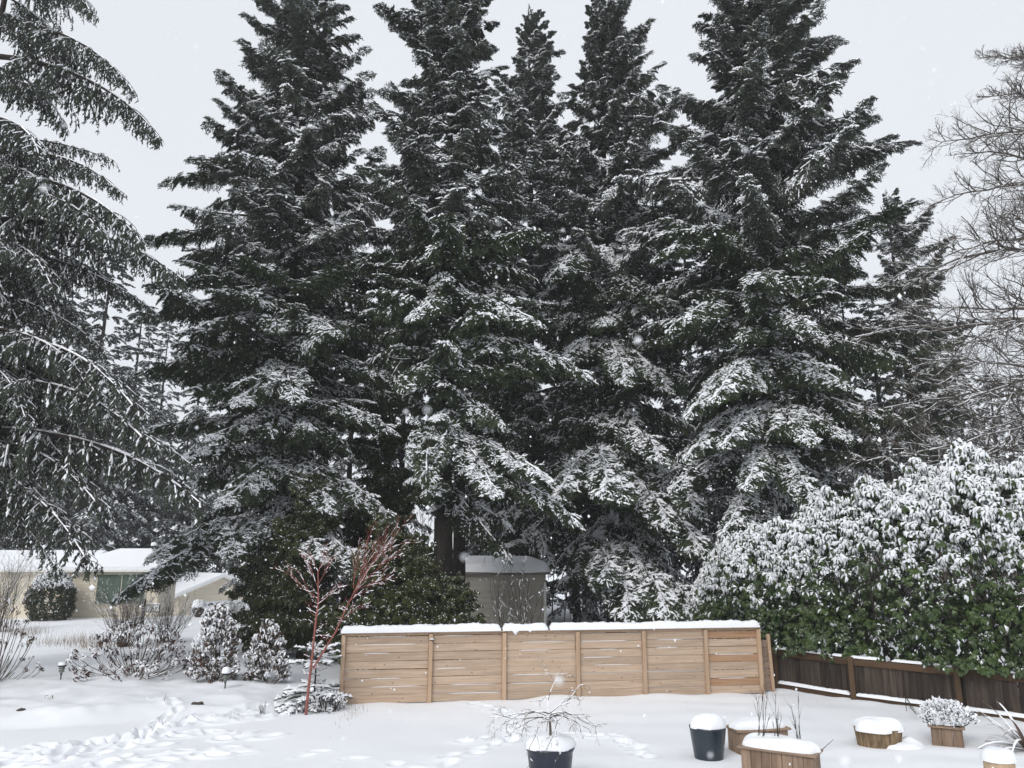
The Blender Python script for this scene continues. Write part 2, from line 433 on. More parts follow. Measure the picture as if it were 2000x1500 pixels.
# ------------------------------------------------------------------ the snow-covered ground
rg = np.random.default_rng(11)
steps = []                                   # trodden footprints: x, y, heading, length, width, depth
def trail(pts, n, spread, seed, dep=0.105):
    r_ = np.random.default_rng(seed)
    q = np.array([P(*p)[:2] for p in pts])
    seg = np.linalg.norm(np.diff(q, axis=0), axis=1); cum = np.append(0, np.cumsum(seg))
    for k in range(n):
        d = cum[-1] * (k + r_.uniform(-.3, .3)) / n
        x = np.interp(d, cum, q[:, 0]); y = np.interp(d, cum, q[:, 1])
        x2 = np.interp(d + .1, cum, q[:, 0]); y2 = np.interp(d + .1, cum, q[:, 1])
        a = math.atan2(y2 - y, x2 - x) if (x2, y2) != (x, y) else 0.0
        o = r_.normal(0, spread)
        steps.append((x - math.sin(a) * o, y + math.cos(a) * o, a + r_.normal(0, .3), .17 * r_.uniform(.8, 1.25), .085 * r_.uniform(.8, 1.3), dep * r_.uniform(.6, 1.2)))
trail([(-60, 1476), (110, 1466), (230, 1448), (330, 1425), (430, 1404), (520, 1388)], 26, .14, 1)
trail([(-40, 1500), (140, 1474), (260, 1440), (350, 1421), (470, 1408), (560, 1398)], 26, .20, 2)
trail([(40, 1502), (200, 1470), (330, 1446), (470, 1436), (520, 1428)], 20, .28, 3)
trail([(150, 1512), (330, 1482), (500, 1470)], 12, .35, 4)
trail([(240, 1455), (300, 1425), (330, 1405), (345, 1380)], 9, .12, 41)
trail([(840, 1500), (930, 1470), (1000, 1436), (1010, 1405), (960, 1380), (880, 1372)], 18, .12, 5, .07)
trail([(930, 1450), (1010, 1432), (1110, 1438), (1190, 1440)], 9, .16, 6, .06)
trail([(1190, 1436), (1240, 1452), (1262, 1490)], 7, .1, 7, .05)
trail([(560, 1490), (700, 1478), (860, 1486)], 8, .4, 8, .035)
FENCE_A, FENCE_B = P(662, 1378), P(1500, 1354)
DF = [P(1516, 1346), P(1667, 1372), P(1876, 1400), P(2130, 1436)]      # foot of the dark fence
bed_px = [(-300, 1432), (-60, 1428), (100, 1424), (260, 1414), (360, 1412), (430, 1404), (490, 1396), (560, 1388)]
bed = np.array([P(*p)[:2] for p in bed_px])

def gz(x, y):
    x = np.asarray(x, float); y = np.asarray(y, float)
    z = .035 * vnoise(x, y, 3, 2.6) + .018 * vnoise(x, y, 4, .9) + .10 * vnoise(x, y, 5, 9.0) * smooth(20, 30, y)
    # long low wind ripples over the lawn
    z = z + .008 * np.sin((y * 1.0 + x * .12) * 5.2 + 2 * vnoise(x, y, 6, 2.0)) * smooth(-3, 3, x)
    # planted bed at the left, a step up from the lawn
    yb = np.interp(x, bed[:, 0], bed[:, 1])
    inb = smooth(-.15, 1.1 + .4 * vnoise(x, y, 7, 1.5), y - yb) * (1 - smooth(bed[-1, 0] - 2.2, bed[-1, 0] + .8, x))
    z = z + inb * (.24 + .06 * vnoise(x, y, 8, .8) + .03 * vnoise(x, y, 9, .35)) * (1 - smooth(25, 34, y))
    # drift against the cedar fence
    t = np.clip(((x - FENCE_A[0]) * (FENCE_B - FENCE_A)[0] + (y - FENCE_A[1]) * (FENCE_B - FENCE_A)[1]) / np.sum((FENCE_B - FENCE_A)[:2] ** 2), 0, 1)
    fx = FENCE_A[0] + t * (FENCE_B - FENCE_A)[0]; fy = FENCE_A[1] + t * (FENCE_B - FENCE_A)[1]
    dd = np.hypot(x - fx, y - fy)
    z = z + np.exp(-(dd / .7) ** 2) * (.05 + .07 * vnoise(t * 12, t * 0, 13, 1.0)) * smooth(.0, .25, t)
    # drift along the dark fence
    for a, b in zip(DF[:-1], DF[1:]):
        u = np.clip(((x - a[0]) * (b - a)[0] + (y - a[1]) * (b - a)[1]) / np.sum((b - a)[:2] ** 2), 0, 1)
        d2 = np.hypot(x - a[0] - u * (b - a)[0], y - a[1] - u * (b - a)[1])
        z = z + .045 * np.exp(-(d2 / .45) ** 2) * (1 + .6 * vnoise(x, y, 15, .5))
    # the neighbours' drive falls away behind
    z = z - 2.3 * smooth(47, 60, y) * (1 - smooth(-9, -2, x)) - .3 * smooth(52, 80, y)
    return z
def gzs(x, y): return float(gz(np.array([x]), np.array([y]))[0])

def axis(segs):
    a = []
    for lo, hi, st in segs: a += list(np.arange(lo, hi - 1e-6, st))
    return np.array(a + [segs[-1][1]])
gx = axis([(-900, -200, 70), (-200, -50, 10), (-50, -14, 1.0), (-14, -3, .042), (-3, 12.5, .075), (12.5, 50, 1.0), (50, 200, 10), (200, 900, 70)])
gy = axis([(-60, 4, 4), (4, 12, .5), (12, 17.4, .05), (17.4, 22.5, .075), (22.5, 32, .4), (32, 75, 1.2), (75, 200, 12), (200, 1500, 100)])
X, Y = np.meshgrid(gx, gy)
Z = gz(X, Y)
for (x, y, a, l, wd, d) in steps:
    i0, i1 = np.searchsorted(gx, [x - .6, x + .6]); j0, j1 = np.searchsorted(gy, [y - .6, y + .6])
    xs, ys = X[j0:j1, i0:i1] - x, Y[j0:j1, i0:i1] - y
    u = (xs * math.cos(a) + ys * math.sin(a)) / l; v = (-xs * math.sin(a) + ys * math.cos(a)) / wd
    r2 = u * u + v * v
    Z[j0:j1, i0:i1] += -1.25 * d * np.exp(-r2 ** 3 * .9) + .42 * d * np.exp(-((np.sqrt(r2) - 1.55) / .45) ** 2)
ny, nx = X.shape
idx = np.arange(nx * ny).reshape(ny, nx)
mb = MB()
mb.add(np.stack([X, Y, Z], -1).reshape(-1, 3), quads=np.stack([idx[:-1, :-1], idx[:-1, 1:], idx[1:, 1:], idx[1:, :-1]], -1).reshape(-1, 4))
g = link('ground', mb.mesh('ground', 'snow_ground', True))
g['kind'] = 'structure'
g['label'] = 'trodden snow lying over the lawn and the garden beds'

# ------------------------------------------------------------------ a long pillow of snow along a line
def snow_bar(L, wd, h, seed, step=.06, sink=.0, ends=.10):
    """rounded ridge along +X from 0 to L, width wd, height h, uneven"""
    r_ = np.random.default_rng(seed)
    n = max(8, int(L / step)); k = 9
    xs = np.linspace(0, L, n)
    e = np.sqrt(np.clip(1 - np.clip(1 - np.minimum(xs, L - xs) / ends, 0, 1) ** 2, 0, 1))
    hh = h * (.35 + .65 * e) * (1 + .13 * vnoise(xs, xs * 0 + seed, seed, .35) + .05 * vnoise(xs, xs * 0, seed + 1, .12))
    ww = wd * (.9 + .1 * e) * (1 + .07 * vnoise(xs, xs * 0, seed + 2, .3))
    a = np.linspace(0, math.pi, k)
    yy = np.sign(np.cos(a)) * np.abs(np.cos(a)) ** .55; zz = np.sin(a) ** .6
    V = np.stack([np.repeat(xs[:, None], k, 1), ww[:, None] / 2 * yy[None], hh[:, None] * zz[None] - sink], -1)
    V[:, :, 2] += .012 * r_.normal(0, 1, (n, k)) * (zz[None] > .3) * h / .2
    I = np.arange(n * k).reshape(n, k)
    q = np.stack([I[:-1, :-1], I[:-1, 1:], I[1:, 1:], I[1:, :-1]], -1).reshape(-1, 4)
    m_ = MB(); m_.add(V.reshape(-1, 3), quads=q)
    for row in (0, n - 1):
        c = len(V.reshape(-1, 3))
        m_.add(np.vstack([V[row], V[row].mean(0)]), tris=[[j, j + 1, k] for j in range(k - 1)])
    return m_

# ------------------------------------------------------------------ cedar fence with horizontal boards
fd = FENCE_B - FENCE_A; FL = float(np.hypot(fd[0], fd[1])); fa = math.atan2(fd[1], fd[0])
def fence_s(px):                             # distance along the fence seen at pixel column px
    d = ray(px, 1300); 
    A = np.array([[fd[0] / FL, -d[0]], [fd[1] / FL, -d[1]]])
    return float(np.linalg.solve(A, -FENCE_A[:2])[0])
FT = PD(820, 1240, FENCE_A[1])[2]            # top of the boards
post_px = [669, 840, 984, 1128, 1258, 1379, 1484]
ps = [fence_s(p) for p in post_px]
fen = thing('cedar_fence', 'new pale cedar fence of horizontal boards with snow along its top', 'fence', (FENCE_A[0], FENCE_A[1], 0), fa)
rf = random.Random(5)
pm = MB().box((0, 0, 0), (.095, .095, FT + .25), bev=.008).mesh('fence_post', 'post')
for s_ in ps: link('post', pm, fen, (s_, -.045, (FT - .25) / 2), (0, rf.uniform(-.008, .008), 0))
board_meshes = {}
nrow = 8
pitch = (FT - .06) / nrow
for b in range(6):
    s0, s1 = ps[b] + .05, ps[b + 1] - .05
    gate = (b == 1)
    sub = fen
    L = s1 - s0
    for h_ in (0, 1):
        key = (b, h_)
        board_meshes[key] = MB().box((0, 0, 0), (L, .022, pitch - (.006, .014)[h_]), bev=.004).mesh('fence_board', 'fence_red' if False else 'fence')
    redm = MB().box((0, 0, 0), (L, .022, pitch - .016), bev=.004).mesh('fence_board_red', 'fence_red')
    for k in range(nrow):
        z = .02 + pitch * (k + .5) + rf.uniform(-.006, .006)
        me = board_meshes[(b, rf.random() < .3)]
        if b == 5 and k in (7, 4, 1): me = redm
        o = link('board', me, fen, ((s0 + s1) / 2, rf.uniform(-.004, .006), z), (rf.uniform(-.02, .02), rf.uniform(-.004, .004), 0))
        if rf.random() < .42:                # a thread of snow caught in the gap above the board
            a0 = rf.uniform(0, .35) * L; l0 = (L - a0) * rf.uniform(.4, 1)
            link('snow_thread', snow_bar(l0, .022, .011, 100 + b * 9 + k, .12, ends=.15).mesh('snow_thread', 'snow', True), o, (-L / 2 + a0, -.006, pitch / 2 - .012))
    # thin cap strip under the rail
    link('trim_strip', MB().box((0, 0, 0), (L, .02, .045), bev=.003).mesh('trim_strip', 'post'), fen, ((s0 + s1) / 2, -.004, FT - .012))
# back rails, cap rail, snow on the cap
link('back_rail', MB().box((0, 0, 0), (ps[-1] - ps[0], .04, .09)).mesh('back_rail', 'post'), fen, ((ps[0] + ps[-1]) / 2, .045, FT * .75))
link('back_rail', MB().box((0, 0, 0), (ps[-1] - ps[0], .04, .09)).mesh('back_rail', 'post'), fen, ((ps[0] + ps[-1]) / 2, .045, FT * .25))
cuts = [(ps[0] - .07, fence_s(977)), (fence_s(981), fence_s(1069)), (fence_s(1074), ps[-1] + .02)]
link('cap_rail', MB().box((0, 0, 0), (ps[2] - ps[0] + .1, .15, .032), bev=.005).mesh('cap_rail', 'fence'), fen, ((ps[2] + ps[0]) / 2 - .02, -.02, FT + .033))
link('cap_rail', MB().box((0, 0, 0), (ps[-1] - ps[2] - .02, .15, .032), bev=.005).mesh('cap_rail', 'fence'), fen, ((ps[2] + ps[-1]) / 2 + .06, -.02, FT + .033))
for k, (a, b) in enumerate(cuts):
    link('snow_cap', snow_bar(b - a, .23, .165, 31 + k).mesh('snow_cap', 'snow', True), fen, (a, -.02, FT + .046))
# gate latch
lm = MB().box((0, 0, 0), (.10, .025, .022), bev=.004).box((.03, -.02, -.03), (.018, .02, .07), bev=.003)
la = link('latch', lm.mesh('latch', 'metal'), fen, (ps[1] + .02, -.105, FT - .14))
link('snow_cap', snow_bar(.11, .03, .022, 77, .02, ends=.03).mesh('latch_snow', 'snow', True), la, (-.055, 0, .011))
# leaning end panel beyond the last post
e0 = link('end_post', MB().box((0, 0, 0), (.08, .08, FT - .1), bev=.006).mesh('end_post', 'post'), fen, (ps[-1] + .36, .12, FT / 2 - .1), (0, R(-2), 0))
for k in range(7):
    link('end_board', MB().box((0, 0, 0), (.32, .02, pitch - .03), bev=.003).mesh('end_board', 'planter_rim'), fen, (ps[-1] + .20 + .012 * (3 - k) * .6, .10, .05 + pitch * (k + .5) * .93), (0, 0, R(14)))

# ------------------------------------------------------------------ old dark fence of upright planks
dfn = thing('plank_fence', 'old dark brown fence of upright planks under the laurel', 'fence', (0, 0, 0))
dtop = PD(1667, 1285, DF[1][1])[2]
pl_meshes = [MB().box((0, 0, 0), (.1435, .02, dtop + .06 + e), bev=.003).mesh('dark_plank', 'old') for e in (0, -.02, .015)]
for sgi in range(3):
    a, b = DF[sgi], DF[sgi + 1]
    d = (b - a)[:2]; L = float(np.hypot(*d)); an = math.atan2(d[1], d[0]); un = d / L; nn = np.array([-un[1], un[0]])
    n = int(round(L / .146)); st = L / n
    for k in range(n):
        c = a[:2] + un * st * (k + .5) + nn * (.06 + rf.uniform(-.005, .005))
        link('plank', pl_meshes[rf.randrange(3)], dfn, (c[0], c[1], dtop / 2 - .03), (rf.uniform(-.006, .006), rf.uniform(-.014, .014), an))
    for hz, hh, dp, nm, mat_ in ((dtop - .09, .15, .05, 'top_rail', 'old_rail'), (.10, .13, .05, 'bottom_rail', 'old_rail')):
        c = a[:2] + un * L / 2 + nn * .022
        ro = link(nm, MB().box((0, 0, 0), (L - .11, dp, hh), bev=.005).mesh(nm, mat_), dfn, (c[0], c[1], hz), (0, 0, an))
        if nm == 'bottom_rail':
            link('snow_cap', snow_bar(L - .14, .10, .075, 51 + sgi, .07).mesh('rail_snow', 'snow', True), ro, (-(L - .14) / 2, -.01, hh / 2 - .006))
    x0 = 0.0
    while x0 < L - .3:                       # broken lengths of snow on the plank tops
        l0 = rf.uniform(.3, .9); l0 = min(l0, L - x0 - .05)
        c = a[:2] + un * x0 + nn * .05
        if l0 > .15: link('snow_cap', snow_bar(l0, .10, .06, 60 + int(x0 * 10) + sgi, .06).mesh('plank_snow', 'snow', True), dfn, (c[0], c[1], dtop + .004), (0, 0, an))
        x0 += l0 + rf.uniform(.02, .25)
for p in DF[:3]:
    link('post', MB().box((0, 0, 0), (.125, .115, dtop + .12), bev=.01).mesh('dark_post', 'old_post'), dfn, (p[0], p[1] - .03, dtop / 2 - .03), (0, 0, R(-20)))

# ------------------------------------------------------------------ buildings
def hip_roof(m_, x0, x1, y0, y1, ze, zr, inset, th, over=.45, m=0, inset2=None):
    """hip roof shell from eave ze to ridge zr, th thick"""
    a, b, c, d = (x0 - over, y0 - over), (x1 + over, y0 - over), (x1 + over, y1 + over), (x0 - over, y1 + over)
    ym = (y0 + y1) / 2
    e = [(*q, ze) for q in (a, b, c, d)] + [(x0 + inset, ym, zr), (x1 - (inset if inset2 is None else inset2), ym, zr)]
    t = [(p[0], p[1], p[2] + th) for p in e]
    v = e + t
    m_.add(v, tris=[[6, 10, 9], [7, 8, 11], [0, 3, 4], [1, 5, 2]], quads=[[6, 7, 11, 10], [8, 9, 10, 11], [0, 4, 5, 1], [2, 5, 4, 3],
           [0, 1, 7, 6], [1, 2, 8, 7], [2, 3, 9, 8], [3, 0, 6, 9]], m=m)
    return m_
def siding_wall(m_, x0, x1, y, z0, z1, lap=.19, m=0, out_=.018):
    z = z0
    while z < z1 - 1e-4:
        z2 = min(z + lap, z1)
        m_.add([(x0, y - out_, z), (x1, y - out_, z), (x1, y, z2), (x0, y, z2), (x0, y, z), (x1, y, z)], quads=[[0, 1, 2, 3], [0, 4, 5, 1]], m=m)
        z = z2
    return m_

HY = 45.0
hp0, hp1 = PD(122, 1205, HY), PD(395, 1205, HY)
HO = hp0[0]
house = thing('house', 'low cream house with a snow-covered hip roof behind the left trees', 'house', (HO, HY, -.25), R(8))
HW = 5.0; HD = 3.4; HE = PD(150, 1117, HY)[2] + .25
hb = MB()
siding_wall(hb, 0, HW, 0, 0, HE)
hb.add([(0, 0, 0), (0, HD, 0), (0, HD, HE), (0, 0, HE), (HW, 0, 0), (HW, HD, 0), (HW, HD, HE), (HW, 0, HE)], quads=[[0, 3, 2, 1], [4, 5, 6, 7], [1, 2, 6, 5]])
link('wall', hb.mesh('house_wall', 'siding'), house)
# left wing set back, with a dark window
lw = MB()
siding_wall(lw, -9, -.02, 1.6, 0, HE)
lw.add([(-9, 1.6, 0), (-9, 8, 0), (-9, 8, HE), (-9, 1.6, HE)], quads=[[0, 3, 2, 1]])
link('wing_wall', lw.mesh('wing_wall', 'siding'), house)
dwn = link('window', MB().box((0, 0, 0), (.95, .06, 1.0), bev=.01).mesh('dark_window_frame', 'trim'), house, (-.62, 1.57, HE - .75))
link('pane', MB().box((0, 0, 0), (.82, .03, .87)).mesh('dark_pane', 'dark_glass'), dwn, (0, -.03, 0))
wp0, wp1 = PD(188, 1124, HY), PD(268, 1180, HY)
win = link('window', MB().box((0, 0, 0), (2.75, .08, 1.75), bev=.01).mesh('window_frame', 'siding'), house, (wp0[0] - HO + 1.33, -.03, HE - .96))
for k in range(2):
    link('pane', MB().box((0, 0, 0), (1.27, .03, 1.62)).mesh('curtained_pane', 'curtain'), win, (-.66 + k * 1.32, -.045, 0))
rz_ = PD(200, 1077, HY + 1.7)[2] + .25
roof = link('roof', hip_roof(MB(), -.1, HW, 0, HD, HE, rz_ - .12, 2.2, .12, inset2=.2).mesh('roof', 'trim'), house)
link('snow_cover', hip_roof(MB(), -.1, HW, 0, HD, HE + .125, rz_ + .01, 2.2, .17, over=.40, inset2=.2).mesh('roof_snow', 'snow', False), roof)
wr = link('wing_roof', hip_roof(MB(), -9, .2, 1.6, 8.4, HE - .02, rz_ - .2, .1, .12).mesh('wing_roof', 'trim'), house)
link('snow_cover', hip_roof(MB(), -9, .2, 1.6, 8.4, HE + .105, rz_ - .07, .1, .17, over=.40).mesh('wing_roof_snow', 'snow'), wr)
fl = link('roof_vent', MB().lathe([(0, .25), (.12, .25), (.12, 0)], 10).mesh('roof_vent', 'metal'), house, (4.0, 1.7, rz_ + .12))
link('snow_cap', MB().lathe([(.17, .22), (.19, .3), (.15, .4), (0.001, .44)], 12).mesh('vent_snow', 'snow', True), fl)

# garage behind, lower down the drive, gable turned to the right
GYd = 65.0
gA = PD(432, 1126, GYd); g0 = -2.3
gar = thing('garage', 'cream gable-fronted garage with white door down the neighbours drive', 'garage', (gA[0], GYd, g0), R(44))
GW, GH, GE, GDp = 6.6, gA[2] - g0, (PD(440, 1158, GYd)[2] - g0), 9.0
gb = MB()
siding_wall(gb, -GW / 2, GW / 2, 0, 0, GE - .02)
gb.add([(-GW / 2, 0, GE - .02), (GW / 2, 0, GE - .02), (0, 0, GH - .12)], tris=[[0, 1, 2]])
gb.add([(-GW / 2, 0, 0), (-GW / 2, GDp, 0), (-GW / 2, GDp, GE), (-GW / 2, 0, GE), (GW / 2, 0, 0), (GW / 2, GDp, 0), (GW / 2, GDp, GE), (GW / 2, 0, GE)], quads=[[0, 3, 2, 1], [4, 5, 6, 7]])
link('wall', gb.mesh('garage_wall', 'siding'), gar)
def gable_roof(th, zo, over, m_):
    x = GW / 2 + over; s_ = (GH - GE) / (GW / 2); ze = GE - s_ * over + zo; zr2 = GH + zo
    v = []
    for y in (-over * 1.2, GDp + over):
        v += [(-x, y, ze), (0, y, zr2), (x, y, ze), (-x, y, ze + th), (0, y, zr2 + th), (x, y, ze + th)]
    return MB().add(v, quads=[[3, 4, 10, 9], [4, 5, 11, 10], [0, 6, 7, 1], [1, 7, 8, 2], [0, 1, 4, 3], [1, 2, 5, 4], [6, 9, 10, 7], [7, 10, 11, 8], [0, 3, 9, 6], [2, 8, 11, 5]]).mesh('garage_roof', m_)
gr_ = link('roof', gable_roof(.16, -.06, .5, 'trim'), gar)
link('snow_cover', gable_roof(.17, .105, .46, 'snow'), gr_)
gd = link('garage_door', MB().box((0, 0, 0), (4.9, .06, 2.15), bev=.01).mesh('garage_door', 'garage_door'), gar, (.2, -.04, 1.08))
for k in range(4):
    link('panel', MB().box((0, 0, 0), (4.8, .03, .49), bev=.01).mesh('door_panel', 'garage_door'), gd, (0, -.035, -.8 + .535 * k))
fan = MB()
a_ = np.linspace(0, math.pi, 9)
for k in range(3):
    t0, t1 = .08 + k * 1.03, .95 + k * 1.03
    aa = np.linspace(t0, t1, 5)
    v = [(math.cos(x) * .09, 0, math.sin(x) * .09) for x in aa] + [(math.cos(x) * .25, 0, math.sin(x) * .25) for x in aa]
    fan.add(v, quads=[[i, i + 1, i + 6, i + 5] for i in range(4)])
fan = fan.mesh('fan_window', 'dark_glass')
for k in range(8): link('fan_window', fan, gd, (-2.1 + k * .6, -.056, .69))

# grey shed behind the cedar fence
SY = 31.0
s0, s1 = PD(880, 1120, SY), PD(1066, 1122, SY)
SE = s1[2]
shed = thing('garden_shed', 'grey board shed with a thick snow roof behind the cedar fence', 'shed', (s0[0], SY, 0), R(-2))
SW = s1[0] - s0[0]
sb = MB()
siding_wall(sb, 0, SW, 0, -.1, SE, .22)
sb.add([(0, 0, -.1), (0, 3.4, -.1), (0, 3.4, SE), (0, 0, SE), (SW, 0, -.1), (SW, 3.4, -.1), (SW, 3.4, SE), (SW, 0, SE)], quads=[[0, 3, 2, 1], [4, 5, 6, 7], [1, 2, 6, 5]])
link('wall', sb.mesh('shed_wall', 'shed'), shed)
sr = SE + .36
s_roof = link('roof', hip_roof(MB(), 0, SW, 0, 3.4, SE, sr - .1, .9, .08, over=.18).mesh('shed_roof', 'shed_trim'), shed)
def pillow_roof():
    """snow over the hip roof, rounded at its edges"""
    n = 28
    u = np.linspace(0, 1, n); U, V_ = np.meshgrid(u, u)
    x = -.2 + U * (SW + .4); y = -.2 + V_ * 3.8
    dx = np.minimum(x + .2, SW + .2 - x); dy = np.minimum(y + .2, 3.6 - y)
    base = np.minimum(np.minimum(dx / .9, dy / 1.9), 1) * (sr - SE - .02)
    ed = np.minimum(dx, dy)
    z = SE + .085 + base + .30 * np.sqrt(np.clip(1 - (1 - np.clip(ed / .25, 0, 1)) ** 2, 0, 1)) + .02 * vnoise(x, y, 90, .4)
    I = np.arange(n * n).reshape(n, n)
    return MB().add(np.stack([x, y, z], -1).reshape(-1, 3), quads=np.stack([I[:-1, :-1], I[:-1, 1:], I[1:, 1:], I[1:, :-1]], -1).reshape(-1, 4)).mesh('shed_snow', 'snow', True)
link('snow_cover', pillow_roof(), s_roof)
link('corner_trim', MB().box((0, 0, 0), (.10, .05, SE - .3), bev=.004).mesh('corner_trim', 'trim'), shed, (SW - .04, -.045, SE / 2 - .15))
# ------------------------------------------------------------------ conifer branches
def spray_template(seed, n=9, sub=True, droop=.28, ang=(40, 62), hang=0.0):
    """one side shoot of unit length along +X as a list of needle-clad twigs (p0, p1, order)"""
    r_ = np.random.default_rng(seed)
    P0, P1, W = [], [], []
    def ax(t): return np.array([t, .05 * math.sin(t * 4 + seed), -droop * t * t])
    ts = np.linspace(0, 1, 4)
    for a, b in zip(ts[:-1], ts[1:]): P0.append(ax(a)); P1.append(ax(b + .03)); W.append(0)
    for k in range(n):
        for sd_ in (-1, 1):
            t = (k + .5 + r_.uniform(-.35, .35)) / n * .97 + .02
            a = R(r_.uniform(*ang)); l = (.50 * (1 - t) + .14) * r_.uniform(.7, 1.2)
            d = np.array([math.cos(a), sd_ * math.sin(a), r_.uniform(-.30, .05) - hang])
            p = ax(t); e = p + d * l; e[2] -= .18 * l
            m_ = (p + e) / 2 + np.array([0, 0, .05 * l])
            if sub: P0 += [p, m_]; P1 += [m_ + (m_ - p) * .08, e]; W += [1, 1]
            else: P0 += [p]; P1 += [e]; W += [1]
            if sub and l > .24:
                for s2 in (-1, 1):
                    for tt in ((.25, .5, .75) if l > .34 else (.35, .7)):
                        a2 = a * sd_ + s2 * R(r_.uniform(38, 58)); l2 = l * (.62 - .35 * tt) * r_.uniform(.7, 1.2)
                        q = p + (e - p) * tt
                        P0.append(q); P1.append(q + np.array([math.cos(a2), math.sin(a2), r_.uniform(-.45, 0) - hang]) * l2); W.append(2)
    return np.array(P0), np.array(P1), np.array(W)
SPRAYS = [spray_template(s) for s in range(6)]
SPRAYS_LO = [spray_template(20 + s, n=6, sub=False) for s in range(4)]
SPRAYS_CED = [spray_template(40 + s, n=10, sub=True, droop=.45, ang=(25, 45), hang=.25) for s in range(5)]

def frame(d):
    d = d / np.linalg.norm(d)
    u = np.cross(np.array([0, 0, 1.0]), d); n_ = np.linalg.norm(u)
    u = u / n_ if n_ > 1e-6 else np.array([0, 1.0, 0])
    return np.stack([d, u, np.cross(d, u)], 1)           # columns: along, side, up

def fir_limb(L, snow, seed, lod=0, needle='needle', sag=.30, arch=.16, spacing=.21, fringe=2):
    r_ = np.random.default_rng(seed)
    m_ = MB()
    tip = r_.uniform(.02, .14)
    ph = r_.uniform(0, 6); wig = .05 * L
    def ax(t): return np.array([L * t, wig * math.sin(3.2 * t + ph) - wig * math.sin(ph), L * (arch * t - sag * t * t + tip * t ** 4)])
    T = np.linspace(0, 1, 9)
    m_.tube([ax(t) for t in T], .011 * L * (1 - T) + .007 + .004 * L * (1 - T) ** 3, 5, m=2, cap=False)
    A0, A1, W, TOP = [], [], [], []
    tm = SPRAYS if lod == 0 else SPRAYS_LO
    n = int(L * .93 / spacing)
    for k in range(n):
        for sd_ in (-1, 1):
            t = .10 + .88 * (k + r_.uniform(0, 1)) / n
            if t < .30 and r_.random() < .45 * (L > 2.2): continue
            rest = L * (1 - t)
            l = min(.30 * rest + .26 + .04 * L * (t > .25), 1.0) * r_.uniform(.65, 1.15)
            a = R(r_.uniform(42, 68)) * (1 - .35 * t)
            tg = ax(min(t + .02, 1)) - ax(t - .02); tg /= np.linalg.norm(tg)
            sdv = np.array([-tg[1], tg[0], 0.0])
            d = tg * math.cos(a) + sdv * sd_ * math.sin(a); d[2] -= r_.uniform(.12, .80)
            B = frame(d)
            roll = r_.normal(0, .45); cr, sr_ = math.cos(roll), math.sin(roll)
            B = np.stack([B[:, 0], B[:, 1] * cr + B[:, 2] * sr_, -B[:, 1] * sr_ + B[:, 2] * cr], 1)
            q0, q1, w_ = tm[r_.integers(len(tm))]
            o = ax(t)
            a0 = o + (q0 * l) @ B.T; a1 = o + (q1 * l) @ B.T
            A0.append(a0); A1.append(a1); W.append(w_); TOP.append(np.full(len(w_), r_.uniform(.35, 1.0)))
        for _ in range(1 + (r_.random() < .6)):   # short shoots on top and underneath
            t = .15 + .83 * r_.random(); l = r_.uniform(.22, .5)
            d = np.array([r_.uniform(.2, 1), r_.uniform(-.7, .7), r_.uniform(-1.3, .25)])
            q0, q1, w_ = SPRAYS_LO[r_.integers(4)]
            B = frame(d); o = ax(t)
            A0.append(o + (q0 * l) @ B.T); A1.append(o + (q1 * l) @ B.T); W.append(w_); TOP.append(np.full(len(w_), .6))
    # leading shoot
    q0, q1, w_ = tm[r_.integers(len(tm))]
    l = min(.22 * L + .15, .8); B = frame(ax(1) - ax(.95)); o = ax(.97)
    A0.append(o + (q0 * l) @ B.T); A1.append(o + (q1 * l) @ B.T); W.append(w_); TOP.append(np.full(len(w_), .8))
    A0, A1, W, TOP = map(np.concatenate, (A0, A1, W, TOP))
    wd = np.array([.020, .021, .017])[W] * r_.uniform(.75, 1.3, len(W)) * (1 if lod == 0 else 1.7)
    m_.strands(A0, A1, wd, r_, 0, fringe if lod == 0 else 1, .046 if lod == 0 else .08)
    # what has settled on them: only the shoots that lie open to the sky carry much
    D = A1 - A0; hor = np.hypot(D[:, 0], D[:, 1]) / (np.linalg.norm(D, axis=1) + 1e-9)
    Cm = (A0 + A1) / 2; cell = .11
    ci = np.floor(Cm[:, :2] / cell).astype(int); ci -= ci.min(0); key = ci[:, 0] * (ci[:, 1].max() + 1) + ci[:, 1]
    top = np.full(key.max() + 1, -1e9); np.maximum.at(top, key, Cm[:, 2])
    open_ = Cm[:, 2] > top[key] - .07
    patch = .5 + .9 * vnoise(Cm[:, 0] + seed, Cm[:, 1], 60 + seed % 7, .45)
    keep = r_.random(len(W)) < np.where(open_, np.clip(snow * 1.45 * (.35 + .9 * patch), 0, .9), .03 + .03 * snow) * (.3 + .7 * hor)
    k = np.where(keep)[0]
    big = (.85 + .6 * snow) * np.where(open_[k], 1.0, .6)
    m_.strandsnow(A0[k] + np.array([0, 0, .010]), A1[k] * .93 + A0[k] * .07 + np.array([0, 0, .006]), wd[k] * r_.uniform(.45, 1.0, len(k)) * big,
                 r_.uniform(.012, .032, len(k)) * big * (.4 + hor[k]), 1)
    if snow > .3:                             # soft pads where the snow has bridged the shoots
        j = np.where(open_ & (W < 2) & (hor > .4) & (r_.random(len(W)) < .28 * snow * patch))[0]
        c = A0[j] + (A1[j] - A0[j]) * r_.uniform(.3, 1.0, len(j))[:, None]
        hd = D[j] / (np.linalg.norm(D[j], axis=1)[:, None] + 1e-9) * r_.uniform(.05, .12, len(j))[:, None]
        m_.strandsnow(c - hd, c + hd, r_.uniform(.025, .05, len(j)), r_.uniform(.03, .06, len(j)), 1)
    # snow along the limb itself
    Q = np.array([ax(t) for t in np.linspace(.06, .98, 16)]) + np.array([0, 0, .02])
    kk = r_.random(15) < .3 + .6 * snow
    m_.snowsegs(Q[:-1][kk], Q[1:][kk], .022 + .016 * snow, .025 + .03 * snow, 1)
